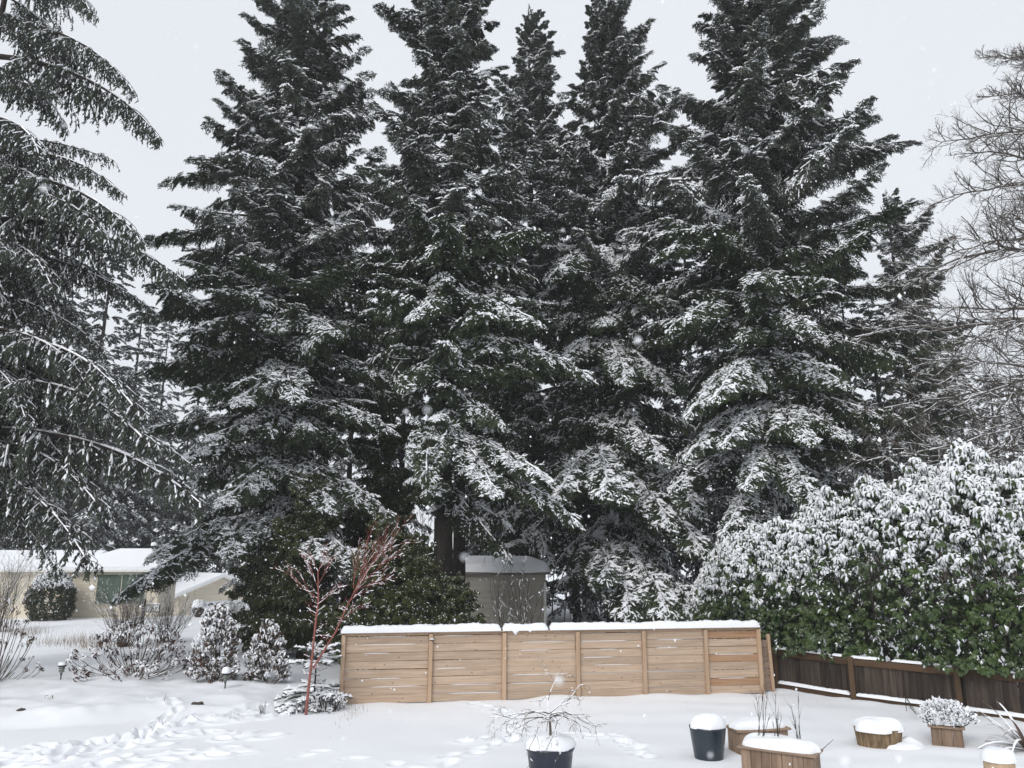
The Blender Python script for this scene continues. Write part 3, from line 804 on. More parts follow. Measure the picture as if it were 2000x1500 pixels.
    return m_.mesh('fir_branch', [needle, 'snow_leaf', 'limb'])

def weep_limb(L, snow, seed, needle='needle_grey'):
    """long arching limb with curtains of hanging shoots"""
    r_ = np.random.default_rng(seed)
    m_ = MB(); ph = r_.uniform(0, 6)
    sag = r_.uniform(.26, .42); arch = r_.uniform(.12, .24)
    def ax(t): return np.array([L * t, .035 * L * math.sin(3.5 * t + ph) - .035 * L * math.sin(ph), L * (arch * t - sag * t ** 2.2)])
    T = np.linspace(0, 1, 13)
    m_.tube([ax(t) for t in T], .012 * L * (1 - T) ** 1.2 + .008, 5, m=2, cap=False)
    A0, A1, W = [], [], []
    S0, S1, SR = [], [], []
    def hang(o, l, out_):
        k = max(2, int(l / .16)); p = o.copy(); d = np.array([out_[0] * .5, out_[1] * .5, -.7]) + r_.normal(0, .12, 3)
        for i in range(k):
            d = d * .72 + np.array([0, 0, -1.0]) * .28 + r_.normal(0, .07, 3); d /= np.linalg.norm(d)
            e = p + d * l / k
            A0.append(p); A1.append(e + d * .02); W.append(0)
            for sd_ in range(3):
                an = r_.uniform(0, 6.28); f = (1 - .5 * i / k)
                s2 = np.array([math.cos(an), math.sin(an), -1.1 - r_.random()]); s2 /= np.linalg.norm(s2)
                b = p + (e - p) * r_.random()
                A0.append(b); A1.append(b + s2 * r_.uniform(.07, .19) * f); W.append(1)
            p = e
    n = int(L / .17)
    for k in range(n):
        t = .12 + .88 * (k + r_.random()) / n
        o = ax(t); sd_ = 1 if k % 2 else -1
        ll = min(.30 * L * (1 - t) + .25, 1.5) * r_.uniform(.5, 1.15)
        a = R(r_.uniform(35, 65)); an = sd_ * a
        d = np.array([math.cos(an), math.sin(an), r_.uniform(-.25, .1)])
        q = [o + d * ll * u + np.array([0, 0, -.38 * ll * u * u]) for u in np.linspace(0, 1, 6)]
        for u in range(5): S0.append(q[u]); S1.append(q[u + 1]); SR.append(.011 * (1 - u / 6))
        nh = max(2, int(ll / .10))
        for h in range(nh):
            u = (h + r_.random()) / nh
            hang(o + d * ll * u + np.array([0, 0, -.38 * ll * u * u]), r_.uniform(.28, .95) * (1.15 - .55 * u) * (1 - .55 * t ** 2), d)
        if r_.random() < .9: hang(o, r_.uniform(.3, .85) * (1 - .55 * t * t), d)
        if r_.random() < .5: hang(o, r_.uniform(.2, .6) * (1 - .5 * t * t), -d)
    A0, A1, W = np.array(A0), np.array(A1), np.array(W)
    S0, S1, SR = np.array(S0), np.array(S1), np.array(SR)
    m_.segs(S0, S1, SR, SR * .85, 3, 2)
    wd = np.array([.020, .019])[W] * r_.uniform(.7, 1.35, len(W))
    m_.strands(A0, A1, wd, r_, 0, 1, .03)
    k = np.where(r_.random(len(W)) < snow * np.array([.34, .40])[W])[0]
    m_.strandsnow(A0[k] + np.array([0, 0, .012]) + r_.normal(0, .008, (len(k), 3)), A1[k] * .9 + A0[k] * .1 + np.array([0, 0, .02]), wd[k] * r_.uniform(.6, 1.3, len(k)), r_.uniform(.01, .03, len(k)), 1)
    k = r_.random(len(S0)) < .25 + .5 * snow
    m_.snowsegs(S0[k] + [0, 0, .008], S1[k] + [0, 0, .008], r_.uniform(.010, .020, k.sum()), r_.uniform(.012, .03, k.sum()), 1)
    Q = np.array([ax(t) for t in np.linspace(.02, .99, 26)]); rr = (.012 * L * (1 - np.linspace(.02, .99, 26)) ** 1.2 + .008)
    k = r_.random(25) < .8
    m_.snowsegs((Q + np.array([0, 0, .6]) * rr[:, None])[:-1][k], (Q + np.array([0, 0, .6]) * rr[:, None])[1:][k], rr[:-1][k] * .55 + .005, .016 + .025 * r_.random(k.sum()), 1)
    return m_.mesh('hanging_branch', [needle, 'snow_leaf', 'limb'])

def cedar_limb(L, snow, seed):
    r_ = np.random.default_rng(seed)
    m_ = MB()
    def ax(t): return np.array([L * t, .04 * L * math.sin(3 * t + seed), L * (.18 * t - .42 * t * t + .12 * t ** 4)])
    T = np.linspace(0, 1, 7)
    m_.tube([ax(t) for t in T], .010 * L * (1 - T) + .006, 4, m=2, cap=False)
    A0, A1, W = [], [], []
    n = int(L / .13)
    for k in range(n):
        for sd_ in (-1, 1):
            t = .08 + .92 * (k + r_.random()) / n
            l = min(.3 * L * (1 - t) + .25, .75) * r_.uniform(.7, 1.2)
            a = R(r_.uniform(30, 70)); d = np.array([math.cos(a), sd_ * math.sin(a), -r_.uniform(.25, 1.2)])
            B = frame(d); roll = r_.normal(0, .7); cr, sr_ = math.cos(roll), math.sin(roll)
            B = np.stack([B[:, 0], B[:, 1] * cr + B[:, 2] * sr_, -B[:, 1] * sr_ + B[:, 2] * cr], 1)
            q0, q1, w_ = SPRAYS_CED[r_.integers(5)]
            A0.append(ax(t) + (q0 * l) @ B.T); A1.append(ax(t) + (q1 * l) @ B.T); W.append(w_)
    A0, A1, W = map(np.concatenate, (A0, A1, W))
    wd = np.array([.018, .020, .018])[W] * r_.uniform(.8, 1.3, len(W))
    m_.strands(A0, A1, wd, r_, 0, 1, .03)
    k = np.where(r_.random(len(W)) < snow)[0]
    m_.strandsnow(A0[k] + [0, 0, .012], A1[k] + [0, 0, .012], wd[k] * 1.1, .022, 1)
    return m_.mesh('cedar_branch', ['cedar', 'snow_leaf', 'limb'])

FIR_L = [1.1, 1.9, 2.8, 3.8, 4.9, 6.2]
NV = [1, 2, 3, 3, 2, 1]
FIRS = {}
for li, L in enumerate(FIR_L):
    for sn in (0, 1, 2):
        FIRS[(li, sn)] = [(L, fir_limb(L, (.25, .33, .54)[sn], 200 + li * 10 + v, sag=(.22, .27, .34)[sn], arch=(.2, .16, .14)[sn])) for v in range(NV[li])]
FIRS_GREY = {}
for li in (0, 1, 2, 3, 4):
    FIRS_GREY[(li, 0)] = [(FIR_L[li], fir_limb(FIR_L[li], .46, 300 + li * 10 + v, needle='needle_grey', sag=.2, arch=.2, spacing=.24)) for v in range(2 if li in (1, 2, 3) else 1)]
WEEP = {L: [(L, weep_limb(L, .55, 400 + int(L * 10) + v)) for v in range(3)] for L in (2.5, 4.2, 6.0)}
CED = {L: [(L, cedar_limb(L, .035, 500 + int(L * 10) + v)) for v in range(3)] for L in (1.0, 1.9)}

def pick_fir(rnd, l, sn, grey=False):
    T_ = FIRS_GREY if grey else FIRS
    ks = [k for k in T_ if k[1] == sn]
    best = min(ks, key=lambda k: abs(math.log(FIR_L[k[0]] / max(l, .2))))
    return rnd.choice(T_[best])

def trunk_mesh(H, r0, seed, lean=(0, 0), sides=12, m='bark'):
    r_ = np.random.default_rng(seed)
    zs = np.concatenate([[-.4, 0, .25, .6], np.linspace(1.2, H, 22)])
    rr = r0 * (1 - zs / H * .97) ** .85 * (1 + .45 * np.exp(-np.maximum(zs, 0) / .35))
    ph = r_.uniform(0, 6)
    pts = np.stack([lean[0] * zs / H + .05 * np.sin(zs * .35 + ph), lean[1] * zs / H + .05 * np.cos(zs * .3 + ph), zs], 1)
    m_ = MB(); m_.tube(pts, np.maximum(rr, .012), sides)
    return m_.mesh('tree_trunk', m, True)

def conifer(name, label, px, Yt, H, r0, profile, seed, zlo, zhi, dens, front=.85, grey_above=15.0, snowz=(7, 14), pitch=(-14, 30), cat='tree',
            group=None, back=.55, special=(), trunk='bark'):
    """profile: (photo row, left column, right column) of the crown's edge as seen at distance Yt"""
    base = PD(px, 1240, Yt); bx_, by_ = base[0], Yt
    gz0 = gzs(bx_, by_)
    t_ = thing(name, label, cat, (bx_, by_, gz0), 0, group)
    rnd = random.Random(seed)
    pr = []; topped = H is None
    for (py, lx, rx) in profile:
        a, b = PD(lx, py, Yt), PD(rx, py, Yt)
        pr.append((a[2], max(.3, bx_ - a[0]), max(.3, b[0] - bx_)))
    pr.sort()
    if H is None: H = pr[-1][0] - gz0; zhi = H - .35
    pz = [p[0] for p in pr]; pl = [p[1] for p in pr]; prr = [p[2] for p in pr]
    link('trunk', trunk_mesh(H, r0, seed, m=trunk), t_)
    if topped: link('leader', FIRS_GREY[(0, 0)][0][1], t_, (0, 0, H - .75), (0, R(-88), 0), (.85, .6, .6))
    z = zlo; k = 0; phi = rnd.uniform(0, 6)
    while z < zhi:
        u = (z - zlo) / (zhi - zlo)
        pt = R(pitch[0] + (pitch[1] - pitch[0]) * u ** 1.2 + rnd.uniform(-17, 15))
        zt = z + math.sin(pt) * .62 * np.interp(z, pz, pl)          # the height its tip reaches
        rl, rr = np.interp(zt, pz, pl), np.interp(zt, pz, prr)
        if zt > pz[-1]: f_ = max(.04, (H - min(zt, H)) / (H - pz[-1] + 1e-6)); rl *= f_; rr *= f_
        c = math.cos(phi); s_ = math.sin(phi)
        rf_ = front * (rl + rr) / 2
        r = rf_ + ((rr if c > 0 else rl) - rf_) * abs(c) ** 1.3
        r *= rnd.uniform(.82, 1.18) if rnd.random() > .2 else rnd.uniform(.45, .9)
        r *= 1 - .14 * float(smooth(.45, .8, u))
        if not (s_ > .35 and rnd.random() > back):
            l = max(.35, r / max(.6, math.cos(pt)))
            zz = z + rnd.uniform(-.1, .1)
            q = (zz + rnd.uniform(-2.5, 2.5) - snowz[0]) / (snowz[1] - snowz[0])
            sn = 2 if q < 0 else (1 if q < 1 else 0)
            gy_ = zz > grey_above
            L, me = pick_fir(rnd, l, 0 if gy_ else sn, gy_)
            k_ = l / (L * 1.02)
            # the limb rises or falls from the trunk; its tip lies near z + r*tan
            link('branch', me, t_, (0, 0, zz - math.sin(pt) * l * .35), (rnd.uniform(-.3, .3), -pt, phi), (k_, k_ * rnd.uniform(.9, 1.3) * rnd.choice((-1, 1)), k_ * rnd.uniform(.8, 1.8)))
        phi += 2.39996 + rnd.uniform(-.45, .45)
        z += rnd.uniform(.6, 1.4) / (dens * (.8 + .6 * u))
        k += 1
    for sp_ in special:                       # limbs that stand out in the photograph: (row at trunk, tip column, tip row, distance of tip, snow)
        py0, tx, ty, Yq, sn = sp_
        z0 = PD(px, py0, Yt)[2] - gz0
        tp = PD(tx, ty, Yq) - np.array([bx_, by_, gz0])
        d = tp - np.array([0, 0, z0]); l = float(np.linalg.norm(d))
        L, me = pick_fir(rnd, l, sn)
        az = math.atan2(d[1], d[0]); pt = math.asin(d[2] / l)
        end = {0: .03, 1: -.07, 2: -.16}[sn]          # how far the limb's own curve ends below its chord
        k_ = l / L
        link('branch', me, t_, (0, 0, z0), (0, -(pt - math.atan(end)), az), k_)
    return t_

# the row of tall firs
conifer('fir_tree', 'tall dark fir with long left branches, nearest the cream house', 530, 30, 33, .42,
        [(-200, 555, 650), (-60, 505, 668), (40, 478, 690), (130, 458, 735), (200, 448, 745), (300, 430, 745), (400, 430, 760), (520, 390, 790), (650, 330, 775), (760, 330, 780), (880, 340, 765), (960, 380, 745), (1040, 440, 715), (1160, 470, 660)],
        1, 4.2, 31.5, 7.2, snowz=(6.5, 13), pitch=(-16, 30),
        special=[(300, 335, 338, 29, 0), (330, 380, 300, 31, 0), (345, 420, 395, 30, 0), (430, 300, 470, 29, 0), (455, 370, 490, 28, 0), (520, 330, 560, 29, 1), (560, 300, 625, 30, 1), (660, 292, 735, 29, 1), (600, 420, 640, 26, 1),
                 (690, 770, 745, 27, 2), (780, 742, 832, 26.5, 2), (800, 430, 860, 26, 2), (720, 600, 770, 25.5, 2), (700, 480, 790, 25.5, 2), (620, 560, 640, 26, 1), (610, 650, 660, 26, 1),
                 (880, 738, 1005, 26.5, 2), (900, 620, 985, 25.5, 2), (890, 450, 985, 25.5, 2), (1010, 235, 1150, 25, 1), (1000, 330, 1075, 26, 2), (1010, 480, 1070, 25, 2), (1000, 690, 1120, 24.5, 2), (1040, 600, 1080, 24.5, 2)])
open_fir = conifer('fir_tree', 'tall open fir with bare black trunk rising behind the gate', 862, 27, 31, .36,
        [(-150, 810, 925), (-40, 760, 960), (60, 750, 975), (160, 752, 975), (260, 735, 985), (400, 705, 1030), (520, 700, 1050), (650, 720, 1070), (760, 800, 1075), (870, 800, 1080), (950, 810, 1060), (1040, 840, 1040)],
        2, 4.9, 29.5, 6.6, snowz=(6.5, 13), pitch=(-14, 28),
        special=[(650, 1130, 725, 24, 2), (880, 1105, 1010, 24, 2), (840, 1055, 940, 24, 2), (850, 960, 965, 23.5, 2), (800, 860, 925, 23, 1), (930, 960, 1075, 25, 0), (700, 790, 740, 24, 1), (560, 800, 620, 24, 1), (560, 1040, 640, 24, 1)])
conifer('fir_tree', 'slender second trunk close behind the open black-trunked fir', 892, 28.6, 24, .26,
        [(150, 870, 960), (400, 830, 990), (600, 830, 1020), (800, 850, 1020), (950, 870, 1000)],
        3, 7.5, 23, 3.0, snowz=(7, 13))
conifer('fir_tree', 'grey-green fir with a narrow pointed top, left of the twin tops', 1040, 38, None, .33,
        [(20, 1036, 1048), (70, 1010, 1085), (130, 985, 1100), (240, 960, 1125), (400, 910, 1160), (600, 900, 1180), (800, 900, 1180), (1000, 920, 1160)],
        4, 4.0, 0, 6.4, grey_above=15, snowz=(6, 15), pitch=(-12, 26))
conifer('fir_tree', 'dark fir with a pointed grey-green top right of the other pointed top', 1205, 34, None, .36,
        [(-14, 1186, 1202), (60, 1140, 1270), (130, 1125, 1282), (210, 1090, 1300), (330, 1060, 1350), (480, 1030, 1370), (620, 1040, 1340), (800, 1050, 1340), (950, 1060, 1340), (1100, 1080, 1330)],
        5, 3.0, 0, 7.0, grey_above=16, snowz=(7, 15), pitch=(-14, 26),
        special=[(660, 1285, 750, 29.5, 2), (655, 1075, 715, 29.5, 2), (650, 1200, 735, 28.5, 2), (480, 1060, 540, 29, 1), (520, 1320, 620, 29, 1), (560, 1300, 590, 29, 1), (850, 1330, 985, 27, 2), (880, 1065, 960, 27, 2), (900, 1270, 1010, 26.5, 2), (900, 1180, 960, 26, 2), (930, 1330, 1060, 26, 2), (820, 1260, 885, 27, 2), (870, 1150, 950, 26, 2), (1040, 1190, 1180, 25.5, 2), (1050, 1260, 1180, 25, 2), (1080, 1330, 1200, 25, 2), (1060, 1150, 1120, 26, 1)])
conifer('fir_tree', 'broadest dark fir, standing behind the laurel at the right', 1540, 28, 33, .42,
        [(-200, 1370, 1560), (-60, 1375, 1570), (40, 1365, 1600), (100, 1350, 1630), (180, 1325, 1665), (260, 1280, 1712), (350, 1260, 1722), (450, 1250, 1730), (560, 1290, 1740), (680, 1310, 1740), (800, 1330, 1740), (900, 1350, 1730), (1000, 1370, 1700), (1080, 1390, 1680)],
        6, 3.0, 31.5, 7.6, snowz=(7, 14), pitch=(-18, 34),
        special=[(420, 1275, 505, 26, 1), (440, 1300, 470, 26, 1), (540, 1480, 560, 23.5, 1), (560, 1300, 640, 25, 1), (600, 1560, 640, 23, 1), (690, 1335, 800, 24.5, 2), (700, 1380, 770, 23.5, 2), (780, 1335, 880, 24.5, 2), (800, 1400, 860, 23.5, 2), (790, 1660, 845, 24, 2), (800, 1600, 850, 23.5, 2),
                 (650, 1720, 690, 25, 1), (680, 1640, 760, 24, 1), (860, 1440, 940, 23.5, 2), (850, 1560, 980, 23, 2), (870, 1350, 940, 25, 2), (930, 1400, 1030, 24, 2), (960, 1440, 1060, 23.5, 1)])
conifer('fir_tree', 'fir half hidden behind bare branches at the right edge of the row', 1830, 40, None, .34,
        [(385, 1786, 1794), (430, 1730, 1830), (520, 1715, 1860), (640, 1705, 1880), (760, 1710, 1890), (880, 1720, 1890), (1000, 1740, 1880)],
        7, 2.0, 0, 4.6, snowz=(3, 12), pitch=(-12, 26))

# the weeping conifer at the left edge
WX, WY = PD(-190, 1200, 21.5)[0], 21.5
wt = thing('weeping_conifer', 'weeping conifer with hanging snowy shoots at the left edge', 'tree', (WX, WY, gzs(WX, WY)))
link('trunk', trunk_mesh(26, .27, 17), wt)
rnd = random.Random(9)
wl = [(-60, 150, 0), (-40, 185, 25), (-10, 120, 90), (40, 245, 150), (60, 170, 140), (110, 290, 262), (130, 130, 245), (170, 90, 200), (270, 215, 325), (300, 238, 372), (320, 120, 420), (340, 248, 470), (380, 170, 450), (430, 340, 545), (450, 235, 585), (470, 110, 560), (480, 300, 592),
      (560, 190, 690), (600, 100, 700), (640, 200, 770), (660, 280, 800), (690, 215, 815), (740, 365, 885), (760, 300, 860), (790, 160, 930), (830, 290, 930), (850, 362, 990), (870, 205, 985), (900, 130, 1020), (930, 185, 1095), (940, 60, 1060), (960, 120, 1110), (880, 40, 980), (700, 60, 820), (520, 40, 640), (230, 40, 330), (20, 60, 110)]
for k, (py0, tx, ty) in enumerate(wl):
    Yq = WY + rnd.uniform(-3.2, 1.5)
    z0 = PD(-120, py0, WY)[2] - wt.location.z
    tp = PD(tx, ty, Yq) - np.array(wt.location)
    d = tp - np.array([0, 0, z0]); l = float(np.linalg.norm(d))
    L, me = rnd.choice(WEEP[min(WEEP, key=lambda q: abs(math.log(q / l)))])
    zs = [v.co.z for v in me.vertices[:65]]
    k_ = l / L
    link('branch', me, wt, (0, 0, z0), (0, -(math.asin(d[2] / l) + .17), math.atan2(d[1], d[0])), k_)
for k in range(20):                           # more limbs on the near and right sides
    z0 = 4.4 + 9 * (k / 20) ** 1.1; an = rnd.uniform(-1.9, .9)
    l = rnd.uniform(2.6, 5.6) * (1 - .45 * z0 / 26)
    L, me = rnd.choice(WEEP[min(WEEP, key=lambda q: abs(math.log(q / l)))])
    link('branch', me, wt, (0, 0, z0), (0, rnd.uniform(-.02, .16), an), l / L)
for k in range(26):                           # the far and left sides
    z0 = 3 + k * .85; an = rnd.uniform(1.2, 5.0)
    l = rnd.uniform(3.0, 5.5) * (1 - .5 * z0 / 26)
    L, me = rnd.choice(WEEP[min(WEEP, key=lambda q: abs(math.log(q / l)))])
    link('branch', me, wt, (0, 0, z0), (0, .08, an), l / L)

# cedars: two tall ones inside the row, low ones behind the gate and under the first fir
def cedar(label, px, Yt, H, rad, seed, n, zlo=.2, group='cedars among the firs'):
    b = PD(px, 1240, Yt)
    t_ = thing('cedar_tree', label, 'tree', (b[0], Yt, gzs(b[0], Yt)), 0, group)
    link('trunk', trunk_mesh(H, .03 * H ** .7 + .02, seed, sides=8), t_)
    rn = random.Random(seed)
    for k in range(n):
        u = (k + rn.random()) / n
        z = zlo + (H - zlo) * u ** 1.1
        r = rad * (1 - u) ** .75 * rn.uniform(.75, 1.12) + .25
        L, me = rn.choice(CED[1.0 if r < 1.35 else 1.9])
        an = rn.uniform(0, 6.28)
        if math.sin(an) > .2 and rn.random() < .45: an = -an
        q = r / L
        link('branch', me, t_, (0, 0, z + .25 * r), (rn.uniform(-.3, .3), R(rn.uniform(-35, 5)), an), (q, min(q, 1.25), min(q, 1.25)))
    return t_
cedar('tall dark green cedar standing behind the trunk of the left fir', 528, 33.5, 14.5, 1.9, 31, 130, .5)
cedar('tall olive green cedar between the first two firs', 745, 32, 16.5, 2.4, 32, 130)
cedar('broad dark cedar low under the first fir behind the red maple', 590, 26.5, 6.0, 1.75, 33, 110)
cedar('small cedar on the left under the fir, by the drive', 532, 27.5, 4.6, .9, 37, 50)
cedar('olive cedar just behind the left bay of the cedar fence', 745, 23.5, 4.6, 1.3, 34, 80)
cedar('olive cedar behind the gate at the foot of the black trunk', 815, 23, 4.1, 1.15, 35, 70)
cedar('low olive cedar beside the grey shed', 890, 22.8, 2.9, 1.0, 36, 56)

# ------------------------------------------------------------------ woods behind: pale with distance
def far_crown(seed, H, zlo, rad):
    r_ = np.random.default_rng(seed); m_ = MB()
    A0, A1, W = [], [], []
    z = zlo; phi = 0
    while z < H - .2:
        u = (z - zlo) / (H - zlo)
        r = rad * (1 - u) ** .75 * r_.uniform(.55, 1.2) + .35
        d = np.array([math.cos(phi), math.sin(phi), -.22 + .7 * u]); p = np.array([0, 0, z])
        sd_ = np.array([-d[1], d[0], 0])
        n = max(3, int(r / .42))
        for k in range(n):
            t = .12 + .88 * (k + r_.random()) / n; b = p + d * r * t + np.array([0, 0, -.22 * r * t * t])
            for s_ in (-1, 1):
                l = (.30 * r * (1 - t) + .42) * r_.uniform(.6, 1.2)
                dd = d * .65 + sd_ * s_ * r_.uniform(.3, .9) + np.array([0, 0, r_.uniform(-.9, -.1)])
                B = frame(dd); q0, q1, w_ = SPRAYS_LO[r_.integers(4)]
                A0.append(b + (q0 * l) @ B.T); A1.append(b + (q1 * l) @ B.T); W.append(w_)
        phi += 2.4 + r_.normal(0, .4); z += r_.uniform(.12, .34) * (1.15 - .4 * u)
    A0, A1, W = map(np.concatenate, (A0, A1, W))
    Wd = .05 * r_.uniform(.7, 1.3, len(W))
    m_.strands(A0, A1, Wd, r_, 0, 1, .10)
    k = np.where(r_.random(len(A0)) < .20)[0]
    m_.strandsnow(A0[k] + [0, 0, .03], A1[k] * .8 + A0[k] * .2 + [0, 0, .02], Wd[k] * .8, .04, 1)
    return m_.mesh('far_crown', ['needle_far', 'snow_leaf'])
FAR = [(H, zl, far_crown(700 + k, H, zl, rd), trunk_mesh(H, .28, 720 + k, sides=7)) for k, (H, zl, rd) in enumerate([(24, 3, 3.8), (20, 2, 3.4), (27, 6, 3.7), (16, 1.0, 3.0)])]
far_list = [(78, 288, 66, 0), (225, 455, 62, 1), (150, 540, 70, 3), (285, 560, 78, 1), (335, 600, 80, 2), (20, 560, 62, 0), (190, 620, 72, 2), (400, 660, 82, 1), (470, 600, 84, 0), (110, 700, 64, 3), (245, 690, 74, 3), (310, 760, 76, 3), (375, 780, 78, 3), (165, 780, 66, 3),
            (650, 640, 52, 1), (700, 560, 46, 0), (800, 470, 48, 2), (940, 560, 50, 1), (985, 500, 46, 0), (1000, 700, 42, 3), (1110, 560, 50, 2), (1140, 430, 46, 0), (1290, 560, 48, 1), (1330, 400, 50, 0), (1390, 520, 44, 1), (1430, 700, 40, 3), (1250, 780, 42, 3), (960, 800, 44, 3), (1120, 800, 42, 3),
            (1640, 560, 46, 1), (1700, 620, 44, 3), (1790, 560, 48, 0), (1860, 700, 58, 1), (1930, 745, 62, 3), (1985, 760, 66, 1), (1590, 500, 50, 2), (2060, 720, 55, 0), (560, 500, 48, 0), (-60, 500, 60, 2)]
FLB = {110: 'low far fir behind the left end of the house ridge', 245: 'low far fir behind the middle of the house ridge', 310: 'low far fir between the house and the garage', 375: 'low far fir right behind the garage roof', 165: 'lowest far fir directly above the house roof', 150: 'low hazy fir behind the house roof, left of the far pointed fir', 285: 'hazy fir just right of the far pointed fir behind the house', 335: 'hazy fir with bare lower trunk nearest the left fir of the row',
       20: 'far fir hidden behind the weeping conifer at the left edge', 190: 'hazy fir with bare lower trunk right behind the house ridge', 400: 'hazy fir rising behind the garage', -60: 'far fir beyond the left edge of the house wing',
       1640: 'far fir directly behind the broadest fir', 1700: 'low far fir right of the broadest fir', 1790: 'tall far fir behind the half hidden fir at the right', 1860: 'far hazy fir above the laurel, behind the bare saplings',
       1930: 'low far fir above the laurel near the right edge', 1985: 'far fir at the very right edge above the laurel', 2060: 'far fir just beyond the right edge', 1590: 'far fir with bare lower trunk behind the broadest fir', 470: 'far fir between the garage and the left fir'}
for k, (px, py, Yq, v) in enumerate(far_list):
    H, zl, cm, tm_ = FAR[v]
    top = PD(px, py, Yq)
    k_ = (top[2] + 1.0) / H
    gz0 = gzs(top[0], Yq)
    if k == 0: lb, gp = 'far grey fir, tallest beyond the weeping conifer', None
    elif k == 1: lb, gp = 'far pointed fir rising above the house between the weeping conifer and the first fir', None
    elif px in FLB: lb, gp = FLB[px], None
    elif px < 1480: lb, gp = 'far fir glimpsed through the gaps of the tall fir row', 'far firs behind the row'
    else: lb, gp = 'far fir behind the bare branches at the right', 'far firs at the right'
    t_ = thing('background_fir', lb, 'tree', (top[0], Yq, gz0), k * 1.3, gp)
    link('trunk', tm_, t_, sc=k_)
    link('crown', cm, t_, sc=(k_ * 1.05, k_ * 1.05, k_))

def thicket(name, label, boxes, seed, mat_='twig', snowp=.35):
    r_ = np.random.default_rng(seed); S0, S1, R0 = [], [], []
    for (x0, x1, y0, y1, n, h0, h1) in boxes:
        for _ in range(n):
            x, y = r_.uniform(x0, x1), r_.uniform(y0, y1); z = gzs(x, y) - .2
            H = r_.uniform(h0, h1); p = np.array([x, y, z]); d = np.array([r_.normal(0, .1), r_.normal(0, .08), 1.0]); rad = r_.uniform(.018, .05) * H / 6
            for k in range(6):
                d = d + np.array([r_.normal(0, .06), r_.normal(0, .06), 0]); e = p + d * H / 6
                S0.append(p); S1.append(e); R0.append(rad * (1 - k / 6.5))
                if k > 0:
                    for _j in range(3):
                        an = r_.uniform(0, 6.28); q = p + (e - p) * r_.random(); l = r_.uniform(.3, 1.3) * (1 - k / 9)
                        f = q + np.array([math.cos(an) * .6, math.sin(an) * .6, r_.uniform(.1, 1)]) * l
                        S0.append(q); S1.append(f); R0.append(rad * .35)
                        g_ = q + (f - q) * .5; f2 = g_ + np.array([math.cos(an + 1.5) * .5, math.sin(an + 1.5) * .5, .6]) * l * .6
                        S0.append(g_); S1.append(f2); R0.append(rad * .25)
                p = e
    S0, S1, R0 = np.array(S0), np.array(S1), np.array(R0)
    m_ = MB(); m_.segs(S0, S1, R0, R0 * .6, 3, 0)
    k = r_.random(len(S0)) < snowp
    m_.snowsegs(S0[k], S1[k], R0[k] * .9 + .006, .02, 1)
    o = link(name, m_.mesh(name, [mat_, 'snow_leaf']))
    return tag(o, label, 'undergrowth', kind='stuff')
thicket('bare_thicket', 'far thicket of bare grey saplings behind the house and shed', [(-45, -8, 74, 95, 170, 4, 9), (-8, 14, 42, 60, 150, 4, 9)], 5, 'twig_dark')
thicket('bare_thicket', 'tall bare saplings crowding behind the laurel at the right', [(14, 34, 34, 50, 150, 5, 11.5), (17, 30, 26, 34, 45, 3, 6)], 6, 'twig', .25)

# ------------------------------------------------------------------ branching bare trees and shrubs
class Grow:
    def __init__(s, seed): s.r = np.random.default_rng(seed); s.S0 = []; s.S1 = []; s.RA = []; s.RB = []
    def path(s, pts, r0, r1):
        n = len(pts)
        for k in range(n - 1):
            s.S0.append(pts[k]); s.S1.append(pts[k + 1])
            s.RA.append(r0 + (r1 - r0) * k / (n - 1)); s.RB.append(r0 + (r1 - r0) * (k + 1) / (n - 1))
    def grow(s, p, d, L, r, depth, n=5, kids=6, ang=(28, 55), trop=.10, wig=.16, kl=(.35, .65), tk=.15, taper=.35, flat=1.0):
        d = np.asarray(d, float) / np.linalg.norm(d); pts = [np.asarray(p, float)]; ds = [d]
        for k in range(n):
            d = d + s.r.normal(0, wig, 3) * np.array([1, 1, .8]) + np.array([0, 0, trop]); d /= np.linalg.norm(d)
            pts.append(pts[-1] + d * L / n); ds.append(d)
        s.path(pts, r, r * taper)
        if depth <= 0: return
        for k in range(kids):
            t = tk + (1 - tk) * (k + s.r.random()) / kids; f = t * n; i = min(int(f), n - 1)
            q = pts[i] + (pts[i + 1] - pts[i]) * (f - i)
            dd = ds[i]; pr = np.cross(dd, s.r.normal(0, 1, 3)); pr /= np.linalg.norm(pr) + 1e-9
            pr[2] *= flat
            a = R(s.r.uniform(*ang)); nd = dd * math.cos(a) + pr * math.sin(a)
            s.grow(q, nd, L * s.r.uniform(*kl) * (1.1 - .5 * t), max(r * (1 - (1 - taper) * t) * .62, .0035), depth - 1, max(3, n - 1), max(3, kids - 1), ang, trop, wig, kl, tk, taper, flat)
    def mesh(s, name, mats, sides=4, snow=.5, sw=1.0, sh=.02, minr=0.0, add=.004):
        S0, S1, RA, RB = np.array(s.S0), np.array(s.S1), np.array(s.RA), np.array(s.RB)
        m_ = MB(); m_.segs(S0, S1 + (S1 - S0) * .02, RA, RB, sides, 0)
        if snow > 0:
            D = S1 - S0; hor = np.hypot(D[:, 0], D[:, 1]) / (np.linalg.norm(D, axis=1) + 1e-9)
            k = (s.r.random(len(S0)) < snow * (hor > .45) * (.35 + .65 * hor)) & (RA >= minr)
            up = np.array([0, 0, 1.0]) * (RA[k] * .45)[:, None]
            m_.snowsegs(S0[k] + up, S1[k] + up, RA[k] * sw + add, sh * (.6 + .6 * s.r.random(k.sum())) + RA[k] * .35, 1)
        return m_.mesh(name, mats)

